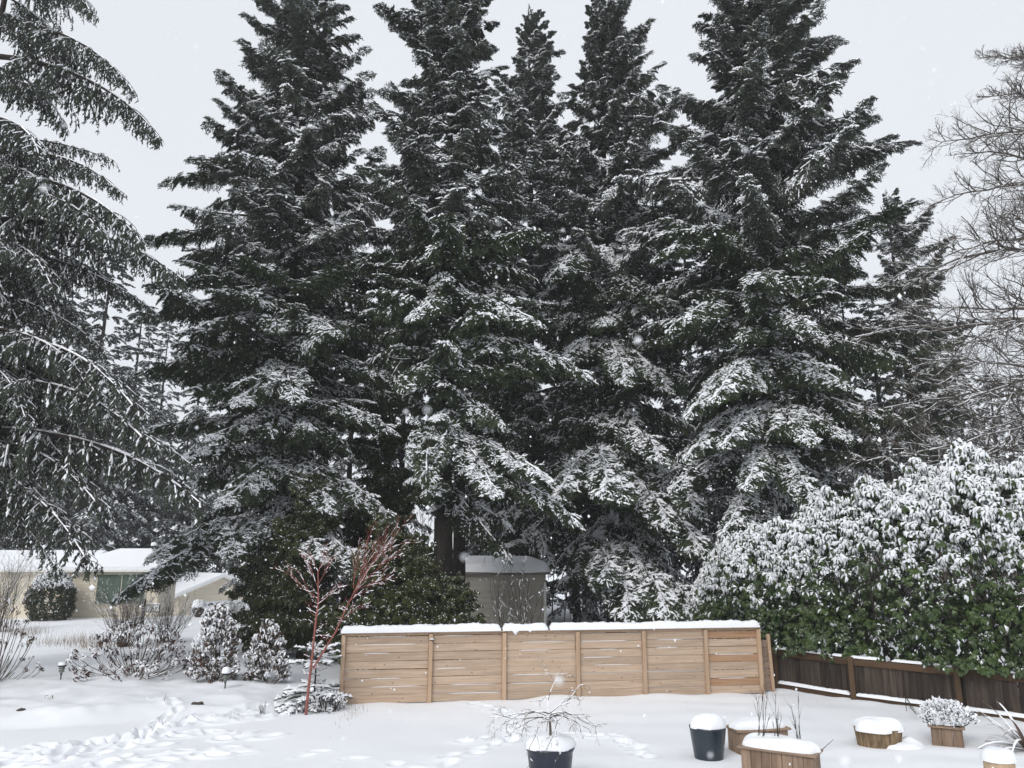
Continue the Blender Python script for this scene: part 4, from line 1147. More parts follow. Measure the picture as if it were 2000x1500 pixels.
# the bare tree at the right edge
BT = PD(2290, 1150, 22); bto = thing('bare_tree', 'bare deciduous tree with snow-lined branches reaching in from the right edge', 'tree', (BT[0], 22, gzs(BT[0], 22)))
tg = Grow(3)
tp_ = [np.array([.1 * math.sin(z * .6), 0, z]) for z in np.linspace(-.3, 13, 14)]
tg.path(tp_, .30, .08)
link('trunk', tg.mesh('bare_trunk', ['grey_bark', 'snow_leaf'], 9, 0), bto)
bl = [(820, 1650, 900, 22, .065), (700, 1660, 800, 22.5, .06), (690, 1760, 700, 21, .06), (560, 1640, 660, 22, .07), (560, 1740, 600, 23, .06), (450, 1690, 560, 22, .065), (440, 1820, 500, 21, .06), (330, 1790, 400, 22, .06), (300, 1840, 300, 23, .06), (230, 1790, 290, 21.5, .055), (160, 1890, 190, 22, .05), (90, 1880, 115, 22.5, .05), (100, 1960, 110, 21, .05), (520, 1900, 650, 20.5, .06), (640, 1860, 780, 20.5, .06), (380, 1930, 420, 20.5, .06), (740, 1790, 880, 21, .05)]
for k, (py0, tx, ty, Yq, r0) in enumerate(bl):
    z0 = PD(2240, py0 + 60, 22)[2] - bto.location.z
    a = np.array([0, 0, max(1.5, z0)]); b = PD(tx + 25, ty, Yq) - np.array(bto.location)
    G_ = Grow(800 + k); n = 12
    d = b - a; L = np.linalg.norm(d)
    pts = [a + d * t + np.array([0, 0, (.10 if ty < 600 else .02) * L * math.sin(math.pi * t)]) + G_.r.normal(0, .015, 3) * L * .6 for t in np.linspace(0, 1, n + 1)]
    G_.path(pts, r0 * 1.15, .014)
    for j in range(22):
        t = .12 + .86 * (j + G_.r.random()) / 22; f = t * n; i = min(int(f), n - 1); q = pts[i] + (pts[i + 1] - pts[i]) * (f - i)
        dd = pts[i + 1] - pts[i]; dd = dd / np.linalg.norm(dd)
        pr = np.cross(dd, G_.r.normal(0, 1, 3)); pr /= np.linalg.norm(pr)
        nd = dd * .8 + pr * .65 + np.array([0, 0, .12])
        G_.grow(q, nd, L * (.30 * (1 - t) + .10) * G_.r.uniform(.7, 1.2), .026 * (1.15 - t) + .010, 2, 5, 6, trop=.05, wig=.20, kl=(.35, .7), taper=.45)
    link('limb', G_.mesh('bare_limb', ['grey_bark', 'snow_leaf'], 3, .62, .75, .011, .006, .002), bto)

# dead limbs on the open fir
for k in range(11):
    G_ = Grow(850 + k); a = G_.r.uniform(-3.6, .5); z = 3.6 + k * .95
    G_.grow((0, 0, z), (math.cos(a), math.sin(a), .1), G_.r.uniform(1.3, 3.2), .028, 2, 7, 6, (30, 60), -.05, .16, (.25, .5), .3, .25)
    link('dead_branch', G_.mesh('dead_branch', ['limb', 'snow_leaf'], 4, .45, .7, .012, .006, .002), open_fir)
# coral-bark maple in front of the fence
CM = P(597, 1397)
cmo = thing('coral_bark_maple', 'young maple with coral red bark and twigs left of the fence', 'tree', (CM[0], CM[1], gzs(CM[0], CM[1])))
def rel(px, py, Yq, o): return PD(px, py, Yq) - np.array(o.location)
Yc = CM[1]
t1 = [rel(597, 1402, Yc, cmo), rel(603, 1340, Yc, cmo), rel(609, 1290, Yc, cmo), rel(616, 1220, Yc + .05, cmo), rel(622, 1170, Yc + .1, cmo), rel(621, 1115, Yc + .1, cmo)]
G_ = Grow(61); G_.path(t1, .036, .013)
t2 = [rel(612, 1305, Yc, cmo), rel(630, 1275, Yc - .05, cmo), rel(655, 1235, Yc - .1, cmo), rel(675, 1190, Yc - .1, cmo), rel(700, 1140, Yc - .1, cmo)]
G_.path(t2, .026, .010)
link('trunk', G_.mesh('coral_trunk', ['coral_trunk', 'snow_leaf'], 8, .5, .5, .01), cmo)
G_ = Grow(62)
for (ax_, bx_) in ((t1, .45), (t2, .4)):
    pass
fan_ = [((622, 1172), (560, 1100), .012), ((622, 1150), (585, 1060), .011), ((621, 1120), (632, 1060), .010), ((622, 1140), (660, 1085), .010), ((621, 1180), (680, 1145), .012), ((621, 1115), (600, 1085), .008),
        ((690, 1160), (760, 1060), .012), ((700, 1140), (800, 1020), .012), ((695, 1150), (735, 1030), .012), ((690, 1150), (700, 1050), .010), ((690, 1155), (770, 1120), .010), ((680, 1180), (745, 1110), .010), ((700, 1140), (790, 1080), .010), ((665, 1210), (720, 1170), .008), ((705, 1130), (780, 1040), .009)]
for (a, b, r0) in fan_:
    p = rel(*a, Yc, cmo); q = rel(*b, Yc + G_.r.uniform(-.5, .5), cmo); d = q - p
    G_.grow(p, d, np.linalg.norm(d) * .86, r0 * .8, 2, 5, 6, (14, 38), .03, .07, (.35, .65), .15, .35)
for (path_, n) in ((t1, 26), (t2, 16)):
    for k in range(n):
        f = (1.2 + 3.2 * k / n) * (len(path_) - 1) / 5; i = min(int(f), len(path_) - 2); q = path_[i] + (path_[i + 1] - path_[i]) * (f - i)
        an = G_.r.uniform(0, 6.28)
        G_.grow(q, (math.cos(an), math.sin(an) * .6, .35), G_.r.uniform(.10, .34), .005, 1, 3, 3, trop=.05)
link('twigs', G_.mesh('coral_twigs', ['coral', 'snow_leaf'], 4, .5, .8, .012, 0, .0015), cmo, kind='stuff')

# small snow-loaded fir sapling beside it
def sapling(label, px, py, H, rad, seed, tiers):
    p = P(px, py); t_ = thing('fir_sapling', label, 'tree', (p[0], p[1], gzs(p[0], p[1]) - .03))
    link('trunk', MB().tube([(0, 0, -.1), (.01, 0, H * .5), (0, .01, H)], [.03, .02, .006], 6).mesh('sapling_trunk', 'bark'), t_)
    r_ = random.Random(seed)
    for (z, rr, n, pt) in tiers:
        for k in range(n):
            L, me = r_.choice(SAP)
            q = rr * r_.uniform(.75, 1.15) / L
            link('branch', me, t_, (0, 0, z + r_.uniform(-.05, .05)), (0, R(-pt + r_.uniform(-9, 9)), 6.283 * (k + r_.uniform(-.3, .3)) / n + z * 3), q)
    return t_
def sap_limb(L, seed):
    r_ = np.random.default_rng(seed); m_ = MB()
    A0, A1, W = [], [], []
    def ax(t): return np.array([L * t, 0, L * (.12 * t - .18 * t * t)])
    for a, b in zip(np.linspace(0, .9, 5), np.linspace(.22, 1, 5)): A0.append(ax(a)); A1.append(ax(b)); W.append(0)
    for k in range(7):
        for s_ in (-1, 1):
            t = .2 + .75 * (k + r_.random()) / 7; a = R(r_.uniform(35, 55)); l = L * (.4 * (1 - t) + .12) * r_.uniform(.8, 1.2)
            A0.append(ax(t)); A1.append(ax(t) + np.array([math.cos(a), s_ * math.sin(a), r_.uniform(-.35, .1)]) * l); W.append(1)
    A0, A1, W = np.array(A0), np.array(A1), np.array(W)
    m_.strands(A0, A1, .024, r_, 0, 14, .03)
    k = r_.random(len(W)) < .9
    m_.strandsnow(A0[k] + [0, 0, .015], A1[k] + [0, 0, .012], r_.uniform(.026, .04, k.sum()), r_.uniform(.03, .05, k.sum()), 1)
    return m_.mesh('sapling_branch', ['needle_grey', 'snow_leaf'])
SAP = [(.7, sap_limb(.7, 900 + k)) for k in range(4)]
sapling('snow-loaded fir sapling at the foot of the coral red maple', 612, 1384, 1.45, .7, 3,
        [(.12, .85, 11, -6), (.30, .78, 10, 4), (.48, .50, 6, 8), (.78, .30, 4, 10), (1.0, .62, 7, 14), (1.15, .55, 7, 26), (1.32, .25, 4, 45)])

# ------------------------------------------------------------------ broad-leaved evergreens
def rosette(seed, snow, n=9, l=.19, wd=.034, leafm=0, snowm=1, droop=1.0, snowh=.026, pad=True):
    r_ = np.random.default_rng(seed); m_ = MB()
    V, T, MI = [], [], []
    for k in range(n):
        an = 6.283 * (k + r_.uniform(-.35, .35)) / n * (1 if k < 7 else 1.7)
        ll = l * r_.uniform(.7, 1.15); ww = wd * r_.uniform(.8, 1.2)
        h = r_.uniform(-.05, .05); up = r_.uniform(.05, .45); dr = droop * r_.uniform(.55, 1.15)
        o = np.array([math.cos(an), math.sin(an), 0]); s_ = np.array([-math.sin(an), math.cos(an), 0]); z = np.array([0, 0, 1.0])
        b = o * .02 + z * h
        m1 = b + o * ll * .48 + z * ll * (.22 * up - .10 * dr); tp = b + o * ll * (.92 - .30 * dr) + z * ll * (.12 * up - .66 * dr)
        b2 = m1 + (tp - m1) * .5
        i = len(V)
        V += [b, m1 - s_ * ww, m1 + s_ * ww, m1 - z * .008, b2 - s_ * ww * .85, b2 + s_ * ww * .85, tp]
        T += [(i, i + 1, i + 3), (i, i + 3, i + 2), (i + 1, i + 4, i + 3), (i + 3, i + 5, i + 2), (i + 3, i + 4, i + 6), (i + 3, i + 6, i + 5)]; MI += [leafm] * 6
        if r_.random() < snow:
            f = r_.uniform(.62, 1.0); hh = snowh * r_.uniform(.6, 1.4)
            i = len(V)
            up_ = z * .004
            V += [b + z * hh * .6, m1 - s_ * ww * f + up_, m1 + s_ * ww * f + up_, b2 - s_ * ww * f * .85 + up_, b2 + s_ * ww * f * .85 + up_, tp * .85 + b2 * .15 + up_, m1 + z * hh + o * hh * .3, b2 + z * hh * .9 + o * hh * .5]
            T += [(i, i + 6, i + 1), (i, i + 2, i + 6), (i + 1, i + 6, i + 7), (i + 1, i + 7, i + 3), (i + 2, i + 7, i + 6), (i + 2, i + 4, i + 7), (i + 3, i + 7, i + 5), (i + 4, i + 5, i + 7)]; MI += [snowm] * 8
    if snow > .6 and pad:                     # the heap in the middle of the whorl
        rr, hh, i = l * r_.uniform(.22, .46), l * r_.uniform(.16, .30), len(V)
        ring = [np.array([math.cos(x) * rr * r_.uniform(.75, 1.2), math.sin(x) * rr * r_.uniform(.75, 1.2), -.01 - .03 * r_.random()]) for x in np.arange(7) * 6.283 / 7]
        V += ring + [q * .62 + np.array([0, 0, hh * .8]) for q in ring] + [np.array([0, 0, hh])]
        for j in range(7):
            j2 = (j + 1) % 7; T += [(i + j, i + j2, i + 7 + j2), (i + j, i + 7 + j2, i + 7 + j), (i + 7 + j, i + 7 + j2, i + 14)]; MI += [snowm] * 3
    return np.array(V), np.array(T), np.array(MI)

def scatter_rosettes(pos, nrm, sc, lev, tmpl, seed):
    """returns one MB holding all rosettes"""
    r_ = np.random.default_rng(seed); m_ = MB()
    for (p, n_, s_, lv) in zip(pos, nrm, sc, lev):
        V, T, MI = tmpl[lv][r_.integers(len(tmpl[lv]))]
        a = r_.uniform(0, 6.28); c, s2 = math.cos(a), math.sin(a)
        B = frame(n_); B = np.stack([B[:, 1], B[:, 2], B[:, 0]], 1)
        rot = np.array([[c, -s2, 0], [s2, c, 0], [0, 0, 1]])
        m_.add((V * s_) @ rot.T @ B.T + p, tris=T, m=MI)
    return m_
LAU = {0: [rosette(s, 0, 11, .17, .036) for s in range(5)], 1: [rosette(10 + s, .28, 11, .17, .034, droop=1.25) for s in range(5)], 2: [rosette(20 + s, .72, 9, .165, .034, droop=1.3, snowh=.05) for s in range(7)]}
top_px = [(1345, 1190), (1370, 1145), (1395, 1095), (1430, 1042), (1490, 1028), (1560, 1034), (1600, 1004), (1650, 962), (1690, 988), (1730, 938), (1790, 960), (1830, 922), (1880, 952), (1920, 900), (1960, 918), (2010, 940), (2080, 915), (2180, 930)]
def dfy(px):                                  # distance of the dark fence along the sight line of a column, continued to the left
    d = ray(px, 1330); a, b = DF[0][:2], DF[2][:2]; e = b - a
    A = np.array([[d[0], -e[0]], [d[1], -e[1]]]); t = np.linalg.solve(A, a)
    return d[:2] * t[0]
r_ = np.random.default_rng(77)
pos, nrm, scl, lev = [], [], [], []
N = 4700
for k in range(N):
    px = r_.uniform(1345, 2170)
    f = dfy(px)
    tpy = np.interp(px, [q[0] for q in top_px], [q[1] for q in top_px])
    layer = 1 - .42 * r_.random() ** 2.2
    zt = PD(px, tpy, f[1] + 1.7)[2]
    zb = .95 + .3 * smooth(1480, 1360, px)
    zc = zb + (zt - zb) * .45
    a = r_.uniform(-.62, math.pi * .78)       # 0 front, pi/2 top
    ca, sa = math.cos(a), math.sin(a)
    ca = math.copysign(abs(ca) ** .75, ca); sa = math.copysign(abs(sa) ** .85, sa)
    dep = 1.9 * min(1, .35 + (px - 1345) / 160)
    bul = 1 + .16 * vnoise(np.array([px / 60.0]), np.array([a * 3.0]), 41, 1.0)[0] + .08 * vnoise(np.array([px / 25.0]), np.array([a * 7.0]), 42, 1.0)[0]
    dirv = f / np.linalg.norm(f)
    cx = f + dirv * 1.55
    hz = (zt - zc) if sa > 0 else (zc - zb) * 1.6
    q = np.array([*(cx - dirv * dep * ca * layer * bul), zc + hz * sa * layer * (bul if sa > 0 else 1)])
    if q[2] < .5: continue
    pos.append(q)
    n_ = np.array([*(-dirv * ca), max(sa, -.2) * .8 + 1.0]) + r_.normal(0, .25, 3)
    nrm.append(n_ / np.linalg.norm(n_)); scl.append(r_.uniform(.72, 1.2))
    hrel = (q[2] - zb) / (zt - zb) + r_.normal(0, .08)
    lev.append(2 if layer > .84 and r_.random() < 1.1 * smooth(.34, .70, hrel) - .16 else (1 if hrel > .36 and r_.random() < .6 else (1 if r_.random() < .14 else 0)))
for k in range(620):                          # leaves deep inside, down behind the fence top
    px = r_.uniform(1420, 2160); f = dfy(px); dirv = f / np.linalg.norm(f)
    pos.append(np.array([*(f + dirv * r_.uniform(.35, 2.4)), r_.uniform(.7, 2.6)])); n_ = np.array([*(-dirv * .8), .8]) + r_.normal(0, .3, 3)
    nrm.append(n_ / np.linalg.norm(n_)); scl.append(r_.uniform(.9, 1.4)); lev.append(0)
pos, nrm, scl, lev = np.array(pos), np.array(nrm), np.array(scl), np.array(lev)
LR = dfy(1700); lro = thing('laurel_hedge', 'tall spreading laurel, snow on its upper leaves, over the dark plank fence', 'hedge', (LR[0] + .3, LR[1] + 1.5, 0))
lo = np.array(lro.location)
order = np.argsort(np.linalg.norm(pos - np.array([0, 0, CAMZ]), axis=1))
seen = [i for i in order if 1340 < pix(pos[i])[0] < 2000][:300]
lm_ = {lv: [MB().add(V, tris=T, m=MI).mesh('laurel_leaves', ['laurel', 'snow_leaf']) for (V, T, MI) in LAU[lv]] for lv in LAU}
for i in seen:
    B = frame(nrm[i]); B = np.stack([B[:, 1], B[:, 2], B[:, 0]], 1)
    e = (Matrix(B.tolist()) @ Matrix.Rotation(r_.uniform(0, 6.28), 3, 'Z')).to_euler()
    link('leaf_cluster', lm_[lev[i]][r_.integers(len(lm_[lev[i]]))], lro, pos[i] - lo, e, scl[i])
rest = np.array([i for i in range(len(pos)) if i not in set(seen)])
link('foliage', scatter_rosettes(pos[rest] - lo, nrm[rest], scl[rest], lev[rest], LAU, 5).mesh('laurel_foliage', ['laurel', 'snow_leaf']), lro, kind='stuff')
G_ = Grow(91)
for k in range(34):                           # its stems
    px = 1400 + 700 * k / 34; f = dfy(px); dirv = f / np.linalg.norm(f); b = np.array([*(f + dirv * 1.5), -.2]) - lo
    tpy = np.interp(px, [q[0] for q in top_px], [q[1] for q in top_px]); zt = PD(px, tpy, f[1] + 1.7)[2]
    for j in range(1): G_.grow(b, (G_.r.normal(0, .3), G_.r.normal(-.2, .35), 1), (zt - .3) * .9, .03, 2, 6, 6, (25, 50), .03, .1)
link('stems', G_.mesh('laurel_stems', ['twig_dark', 'snow_leaf'], 4, 0), lro)

def leafy_shrub(name, label, px, py, wpx, hpx, seed, n, l, mats=('rhodo', 'snow_leaf'), up=.5, lv_heavy=.6, stems=8, cat='shrub', dry=0.0, shape=1.0, group=None, ball=False, top_only=False):
    p = P(px, py); s_ = np.linalg.norm(p - np.array([0, 0, CAMZ])) / F * 1.02
    t_ = thing(name, label, cat, (p[0], p[1], gzs(p[0], p[1])), 0, group)
    r_ = np.random.default_rng(seed); W_, H_ = wpx * s_ / 2, hpx * s_
    ps_, ns_, ss_, lv_ = [], [], [], []
    tips = []
    for k in range(n):
        a = r_.uniform(0, 6.283); u = r_.random() ** shape
        if ball:
            c_ = r_.uniform(-.75, 1); u = .42 + .58 * c_; rr = math.sqrt(1 - c_ * c_) * r_.uniform(.8, 1.05)
        else: rr = math.sqrt(max(0, 1 - u * u)) * r_.uniform(.65, 1.05) if shape >= 1 else (1 - u) * r_.uniform(.6, 1.1)
        q = np.array([W_ * rr * math.cos(a), W_ * rr * math.sin(a) * .8, .08 + H_ * u * r_.uniform(.85, 1.05)])
        n_ = np.array([q[0] / W_, q[1] / W_, up + u]) + r_.normal(0, .25, 3)
        ps_.append(q); ns_.append(n_ / np.linalg.norm(n_)); ss_.append(r_.uniform(.75, 1.2)); lv_.append((2 if u > .72 else (1 if r_.random() < .25 else 0)) if top_only else 2 if r_.random() < lv_heavy * (.5 + .8 * u) else (1 if r_.random() < .5 else 0))
    TM = {0: [rosette(seed + s, 0, 8, l, l * .15, droop=1.5) for s in range(3)], 1: [rosette(seed + 5 + s, .3, 8, l, l * .15, droop=1.5, snowh=.02) for s in range(3)],
          2: [rosette(seed + 10 + s, .8, 8, l, l * .19, droop=1.2, snowh=.035) for s in range(3)]}
    me_ = {lv: [MB().add(V, tris=T, m=MI).mesh('leaves', list(mats)) for (V, T, MI) in TM[lv]] for lv in TM}
    for q, n_, s2, lv in zip(ps_[:110], ns_, ss_, lv_):
        B = frame(n_); B = np.stack([B[:, 1], B[:, 2], B[:, 0]], 1)
        link('leaf_cluster', me_[lv][r_.integers(3)], t_, q, (Matrix(B.tolist()) @ Matrix.Rotation(r_.uniform(0, 6.28), 3, 'Z')).to_euler(), s2)
    if n > 110:
        link('foliage', scatter_rosettes(ps_[110:], ns_[110:], ss_[110:], lv_[110:], TM, seed).mesh('foliage', list(mats)), t_, kind='stuff')
    G_ = Grow(seed + 3)
    for k in range(min(stems, len(ps_))):
        q = ps_[k * max(1, len(ps_) // max(stems, 1)) % len(ps_)]
        b = np.array([r_.normal(0, .05), r_.normal(0, .05), -.1]); m_ = (b + q) / 2 + np.array([q[0] * .25, q[1] * .25, -.12 * H_])
        pts = [(1 - t) ** 2 * b + 2 * t * (1 - t) * m_ + t * t * q for t in np.linspace(0, 1, 6)]
        G_.path(pts, .014, .006)
    link('stems', G_.mesh('stems', ['twig_dark' if dry < .5 else 'twig', 'snow_leaf'], 5, .6, 1.0, .018), t_)
    return t_
leafy_shrub('rhododendron', 'cone-shaped rhododendron bush with snowy leaves behind the right path light', 415, 1350, 82, 118, 1001, 260, .14, stems=14, shape=1.15, lv_heavy=.5)
leafy_shrub('rhododendron', 'rounded rhododendron bush with snowy leaves left of the red maple', 518, 1346, 76, 90, 1002, 220, .13, stems=14, shape=1.1, lv_heavy=.5)
leafy_shrub('rhododendron', 'wide leggy rhododendron with curled brown leaves, widest bush in the bed', 262, 1338, 215, 78, 1003, 150, .13, mats=('rhodo_dry', 'snow_leaf'), stems=60, lv_heavy=.75, dry=1)
leafy_shrub('rhododendron', 'sparse leggy bush with drooping leaves at the left edge of the bed', -12, 1345, 130, 110, 1004, 34, .12, mats=('rhodo', 'snow_leaf'), stems=34, lv_heavy=.3, dry=1)
leafy_shrub('clipped_shrub', 'clipped dark evergreen ball, snow on top, in front of the house', 94, 1212, 74, 72, 1005, 900, .18, ball=True, top_only=True, mats=('box', 'snow_leaf'), stems=6, lv_heavy=.55, up=.2)
leafy_shrub('low_shrub', 'snow-crusted mound of twigs and leaves at the foot of the sapling', 640, 1392, 74, 26, 1006, 60, .06, mats=('twig_dark', 'snow_leaf'), stems=20, lv_heavy=1.0)

def twig_shrub(name, label, px, py, hpx, spread, seed, n, mat_='twig', snow=.35, depth=2, r0=.014, kids=5, group=None, ang=(15, 40), trop=.06):
    p = P(px, py); s_ = np.linalg.norm(p - np.array([0, 0, CAMZ])) / F
    t_ = thing(name, label, 'shrub', (p[0], p[1], gzs(p[0], p[1])), 0, group)
    H_ = hpx * s_
    for h in range(2):
        G_ = Grow(seed + h * 50)
        for k in range(n // 2):
            a = G_.r.uniform(0, 6.283); t = spread * math.sqrt(G_.r.random())
            G_.grow((G_.r.normal(0, .06 * H_), G_.r.normal(0, .06 * H_), -.08), (math.cos(a) * t, math.sin(a) * t, 1), H_ * G_.r.uniform(.6, 1.05), r0, depth, 5, kids, ang, trop, .09, (.3, .55), .25, .3)
        link('stems', G_.mesh('shrub_stems', [mat_, 'snow_leaf'], 3, snow, 1.0, .012), t_)
    return t_
twig_shrub('bare_shrub', 'wide bare shrub in front of the house window', 242, 1262, 112, .75, 1101, 60, 'twig', .35)
twig_shrub('bare_shrub', 'smaller bare shrub in front of the garage drive', 325, 1252, 82, .85, 1102, 44, 'twig', .4)
twig_shrub('bare_shrub', 'tall dense bare bush at the left edge by the house', 4, 1236, 130, .5, 1103, 40, 'twig_dark', .4)
twig_shrub('bare_shrub', 'rounded snow-dusted mound of fine twigs beside the garage', 452, 1207, 36, 1.1, 1104, 60, 'twig_dark', .9, trop=-.06)
twig_shrub('bare_shrub', 'thin dark bush in front of the grey shed', 1015, 1330, 215, .40, 1105, 14, 'twig_dark', .3, r0=.012)
twig_shrub('twig_tuft', 'tiny bare tuft poking out of the snow left of the red maple', 512, 1398, 30, .9, 1106, 8, 'twig_dark', .3, depth=1, r0=.006)

def grass(name, label, patches, seed):
    r_ = np.random.default_rng(seed); V, T = [], []
    for (px, py, wpx, n, h) in patches:
        c = P(px, py); s_ = np.linalg.norm(c) / F
        for k in range(n):
            x = c[0] + r_.normal(0, wpx * s_ * .45); y = c[1] + r_.normal(0, .7); z = gzs(x, y)
            a = r_.uniform(0, 6.28); l = h * r_.uniform(.5, 1.2); b = np.array([x, y, z - .02]); e = b + np.array([math.cos(a) * .4 * l, math.sin(a) * .4 * l, l])
            s2 = np.array([math.sin(a), -math.cos(a), 0]) * .006; i = len(V)
            V += [b - s2, b + s2, e]; T.append((i, i + 1, i + 2))
    o = link(name, MB().add(V, tris=T).mesh(name, 'dry_grass'))
    return tag(o, label, 'grass', kind='stuff')
grass('dry_grass', 'dry grass stems poking through the snow in front of the house', [(135, 1255, 60, 300, .5), (190, 1262, 40, 220, .5), (60, 1240, 30, 140, .45), (30, 1235, 30, 120, .5), (300, 1262, 40, 100, .35), (690, 1398, 26, 60, .12), (1345, 1392, 10, 8, .08)], 4)

# ------------------------------------------------------------------ pots, planters, lights and other garden things
def dome(rx, ry, h, seed, n=30, k=9, sq=2.0, base=0.0, lump=.06, over=1.0):
    """a pillow of snow on an oval or squarish footprint"""
    r_ = np.random.default_rng(seed)
    a = np.arange(n) * 2 * math.pi / n
    c, s_ = np.cos(a), np.sin(a)
    den = (np.abs(c) ** sq + np.abs(s_) ** sq) ** (1 / sq)
    V = []
    for j in range(k):
        t = j / (k - 1) * math.pi / 2
        rr = math.cos(t) ** .5 if j < k - 1 else 0.0
        zz = math.sin(t) ** .9
        ed = 1 + lump * .5 * vnoise(np.cos(a) * 1.7 + seed, np.sin(a) * 1.7, seed, 1.0)
        V.append(np.stack([rx * rr * over * c / den * ed, ry * rr * over * s_ / den * ed, base + h * zz * (1 + lump * vnoise(c * rr * 2 + seed, s_ * rr * 2, seed + 1, 1.0))], 1))
    V = np.concatenate(V)
    q = [[j * n + i, j * n + (i + 1) % n, (j + 1) * n + (i + 1) % n, (j + 1) * n + i] for j in range(k - 1) for i in range(n)]
    return MB().add(V, quads=q)

def pot(label, px, rim_py, bot_py, wpx, prof, mat_, seed, snow_h):
    """prof in units of the rim radius / pot height"""
    b = P(px, bot_py); sc = (np.linalg.norm(b - np.array([0, 0, CAMZ]))) / F * cp
    r = wpx / 2 * sc; h = PD(px, rim_py, b[1])[2]
    t_ = thing('flower_pot', label, 'pot', (b[0], b[1], 0))
    me = MB().lathe([(q[0] * r, q[1] * (h + .05) - .05) for q in prof], 40)
    me.lathe([(r * .93, h - .005), (r * .9, h - .06), (.001, h - .06)], 40)
    link('body', me.mesh('pot_body', mat_, True), t_)
    link('snow_cap', dome(r * .98, r * .98, snow_h, seed, base=h - .01, lump=.22).mesh('pot_snow', 'snow', True), t_)
    return t_, r, h
pt1, r1, h1 = pot('large blue-black pot with rolled rim holding the weeping maple', 1075, 1456, 1534, 90, [(.74, 0), (.80, .3), (.87, .65), (.90, .80), (.90, .86), (.97, .93), (1.0, 1.0), (.93, 1.0)], 'pot_blue', 1, .165)
pt2, r2, h2 = pot('tall slate pot capped with snow, empty, left of the wooden planters', 1385, 1418, 1484, 64, [(.74, 0), (.82, .3), (.91, .65), (.99, .95), (1.0, 1.0), (.93, 1.0)], 'pot_grey', 2, .21)
# weeping maple in the blue pot
wm = thing('weeping_maple', 'small weeping maple with bare drooping twigs in the blue-black pot', 'tree', (pt1.location.x, pt1.location.y, h1))
hb_ = PD(1078, 1392, pt1.location.y)[2] - h1
G_ = Grow(71); G_.path([np.array([0, 0, -.05]), np.array([.01, 0, .2]), np.array([0.0, 0, hb_ * .8]), np.array([.02, 0, hb_])], .022, .016)
link('trunk', G_.mesh('maple_trunk', ['twig', 'snow_leaf'], 7, 0), wm)
G_ = Grow(72)
for k in range(13):
    a = 6.283 * k / 13 + G_.r.uniform(-.2, .2); d = np.array([math.cos(a), math.sin(a) * .8, .42 if k % 3 else .15])
    G_.grow((0.01, 0, hb_ - .02 - .05 * (k % 3)), d, G_.r.uniform(.65, 1.1), .009, 2, 7, 4, (25, 55), -.115, .20, (.3, .55), .3, .3)
G_.grow((0.01, 0, hb_), (.9, 0, .6), .45, .010, 2, 6, 4, (20, 45), -.02, .15, (.35, .6), .3, .3)
link('branches', G_.mesh('maple_branches', ['twig', 'snow_leaf'], 4, .75, 1.0, .010, .003, .002), wm)

def planter(label, px, py, rz, L, D, H, seed, snow_h, flare=1.0):
    p = P(px, py); t_ = thing('planter_box', label, 'planter', (p[0], p[1], -.03), rz)
    rn = random.Random(seed)
    for (ax_, n, ln, off) in (('x', max(3, int(L / .16)), L, D / 2), ('y', max(2, int(D / .16)), D, L / 2)):
        st = ln / n
        me = MB().box((0, 0, 0), (st - .006, .022, H), bev=.003).mesh('planter_plank', 'planter')
        for sgn in (-1, 1):
            for k in range(n):
                u = -ln / 2 + st * (k + .5)
                loc = (u, sgn * (off - .012), H / 2) if ax_ == 'x' else (sgn * (off - .012), u, H / 2)
                link('plank', me, t_, loc, (0, 0, 0 if ax_ == 'x' else math.pi / 2))
    rim_x = MB().box((0, 0, 0), (L + .09, .09, .035), bev=.004).mesh('rim_board', 'planter_rim')
    rim_y = MB().box((0, 0, 0), (D - .09, .09, .035), bev=.004).mesh('rim_board', 'planter_rim')
    for sgn in (-1, 1):
        link('rim_board', rim_x, t_, (0, sgn * D / 2, H + .02))
        link('rim_board', rim_y, t_, (sgn * L / 2, 0, H + .02), (0, 0, math.pi / 2))
    link('soil', MB().box((0, 0, 0), (L - .05, D - .05, .04)).mesh('soil', 'rock'), t_, (0, 0, H - .03))
    if snow_h: link('snow_cap', dome(L / 2 + .02, D / 2 + .02, snow_h, seed, 40, 9, 5.0, lump=.16).mesh('planter_snow', 'snow', True), t_, (0, 0, H + .032))
    return t_
pb = planter('snow-capped wooden planter box just right of the tall slate pot', 1482, 1466, R(14), .98, .42, .40, 11, .15)
pf = planter('long wooden planter at the bottom edge with bare twigs growing in it', 1527, 1522, R(-33), 1.12, .44, .46, 12, .17)
ph_ = planter('small wooden planter box filled with snowy heather beside the plank fence', 1852, 1455, R(-28), .52, .50, .36, 13, 0)
# twigs in the long planter
tw = thing('twig_plant', 'thin bare upright stems growing out of the long front planter', 'plant', (pf.location.x, pf.location.y, .46))
G_ = Grow(73)
for k in range(15):
    c = (-.28, -.02, .30)[k % 3]; x = c + G_.r.normal(0, .03)
    G_.grow((x, -x * .42, -.03), (G_.r.normal(0, .16), G_.r.normal(0, .1), 1), G_.r.uniform(.35, 1.0), .006, 1, 5, 3, (12, 28), .0, .04, (.3, .5), .4, .35)
link('stems', G_.mesh('planter_twigs', ['twig_dark', 'snow_leaf'], 4, 0), tw)
# heather
hth = leafy_shrub('heather_plant', 'snow-covered heather in the small planter box by the plank fence', 1852, 1455, 80, 27, 1010, 150, .06, mats=('heather', 'snow_leaf'), stems=24, lv_heavy=1.1)
hth.location = (ph_.location.x, ph_.location.y, .36)
for k, (x, y, r, h) in enumerate(((-.19, -.06, .11, .2), (.12, -.12, .12, .16), (.2, .08, .10, .24), (-.1, .14, .13, .3), (0, -.02, .11, .22), (-.04, -.17, .09, .12), (.08, .16, .1, .26))):
    link('snow_clump', dome(r, r, h, 90 + k, 14, 6, lump=.3).mesh('heather_snow', 'snow', True), hth, (x, y, .02))

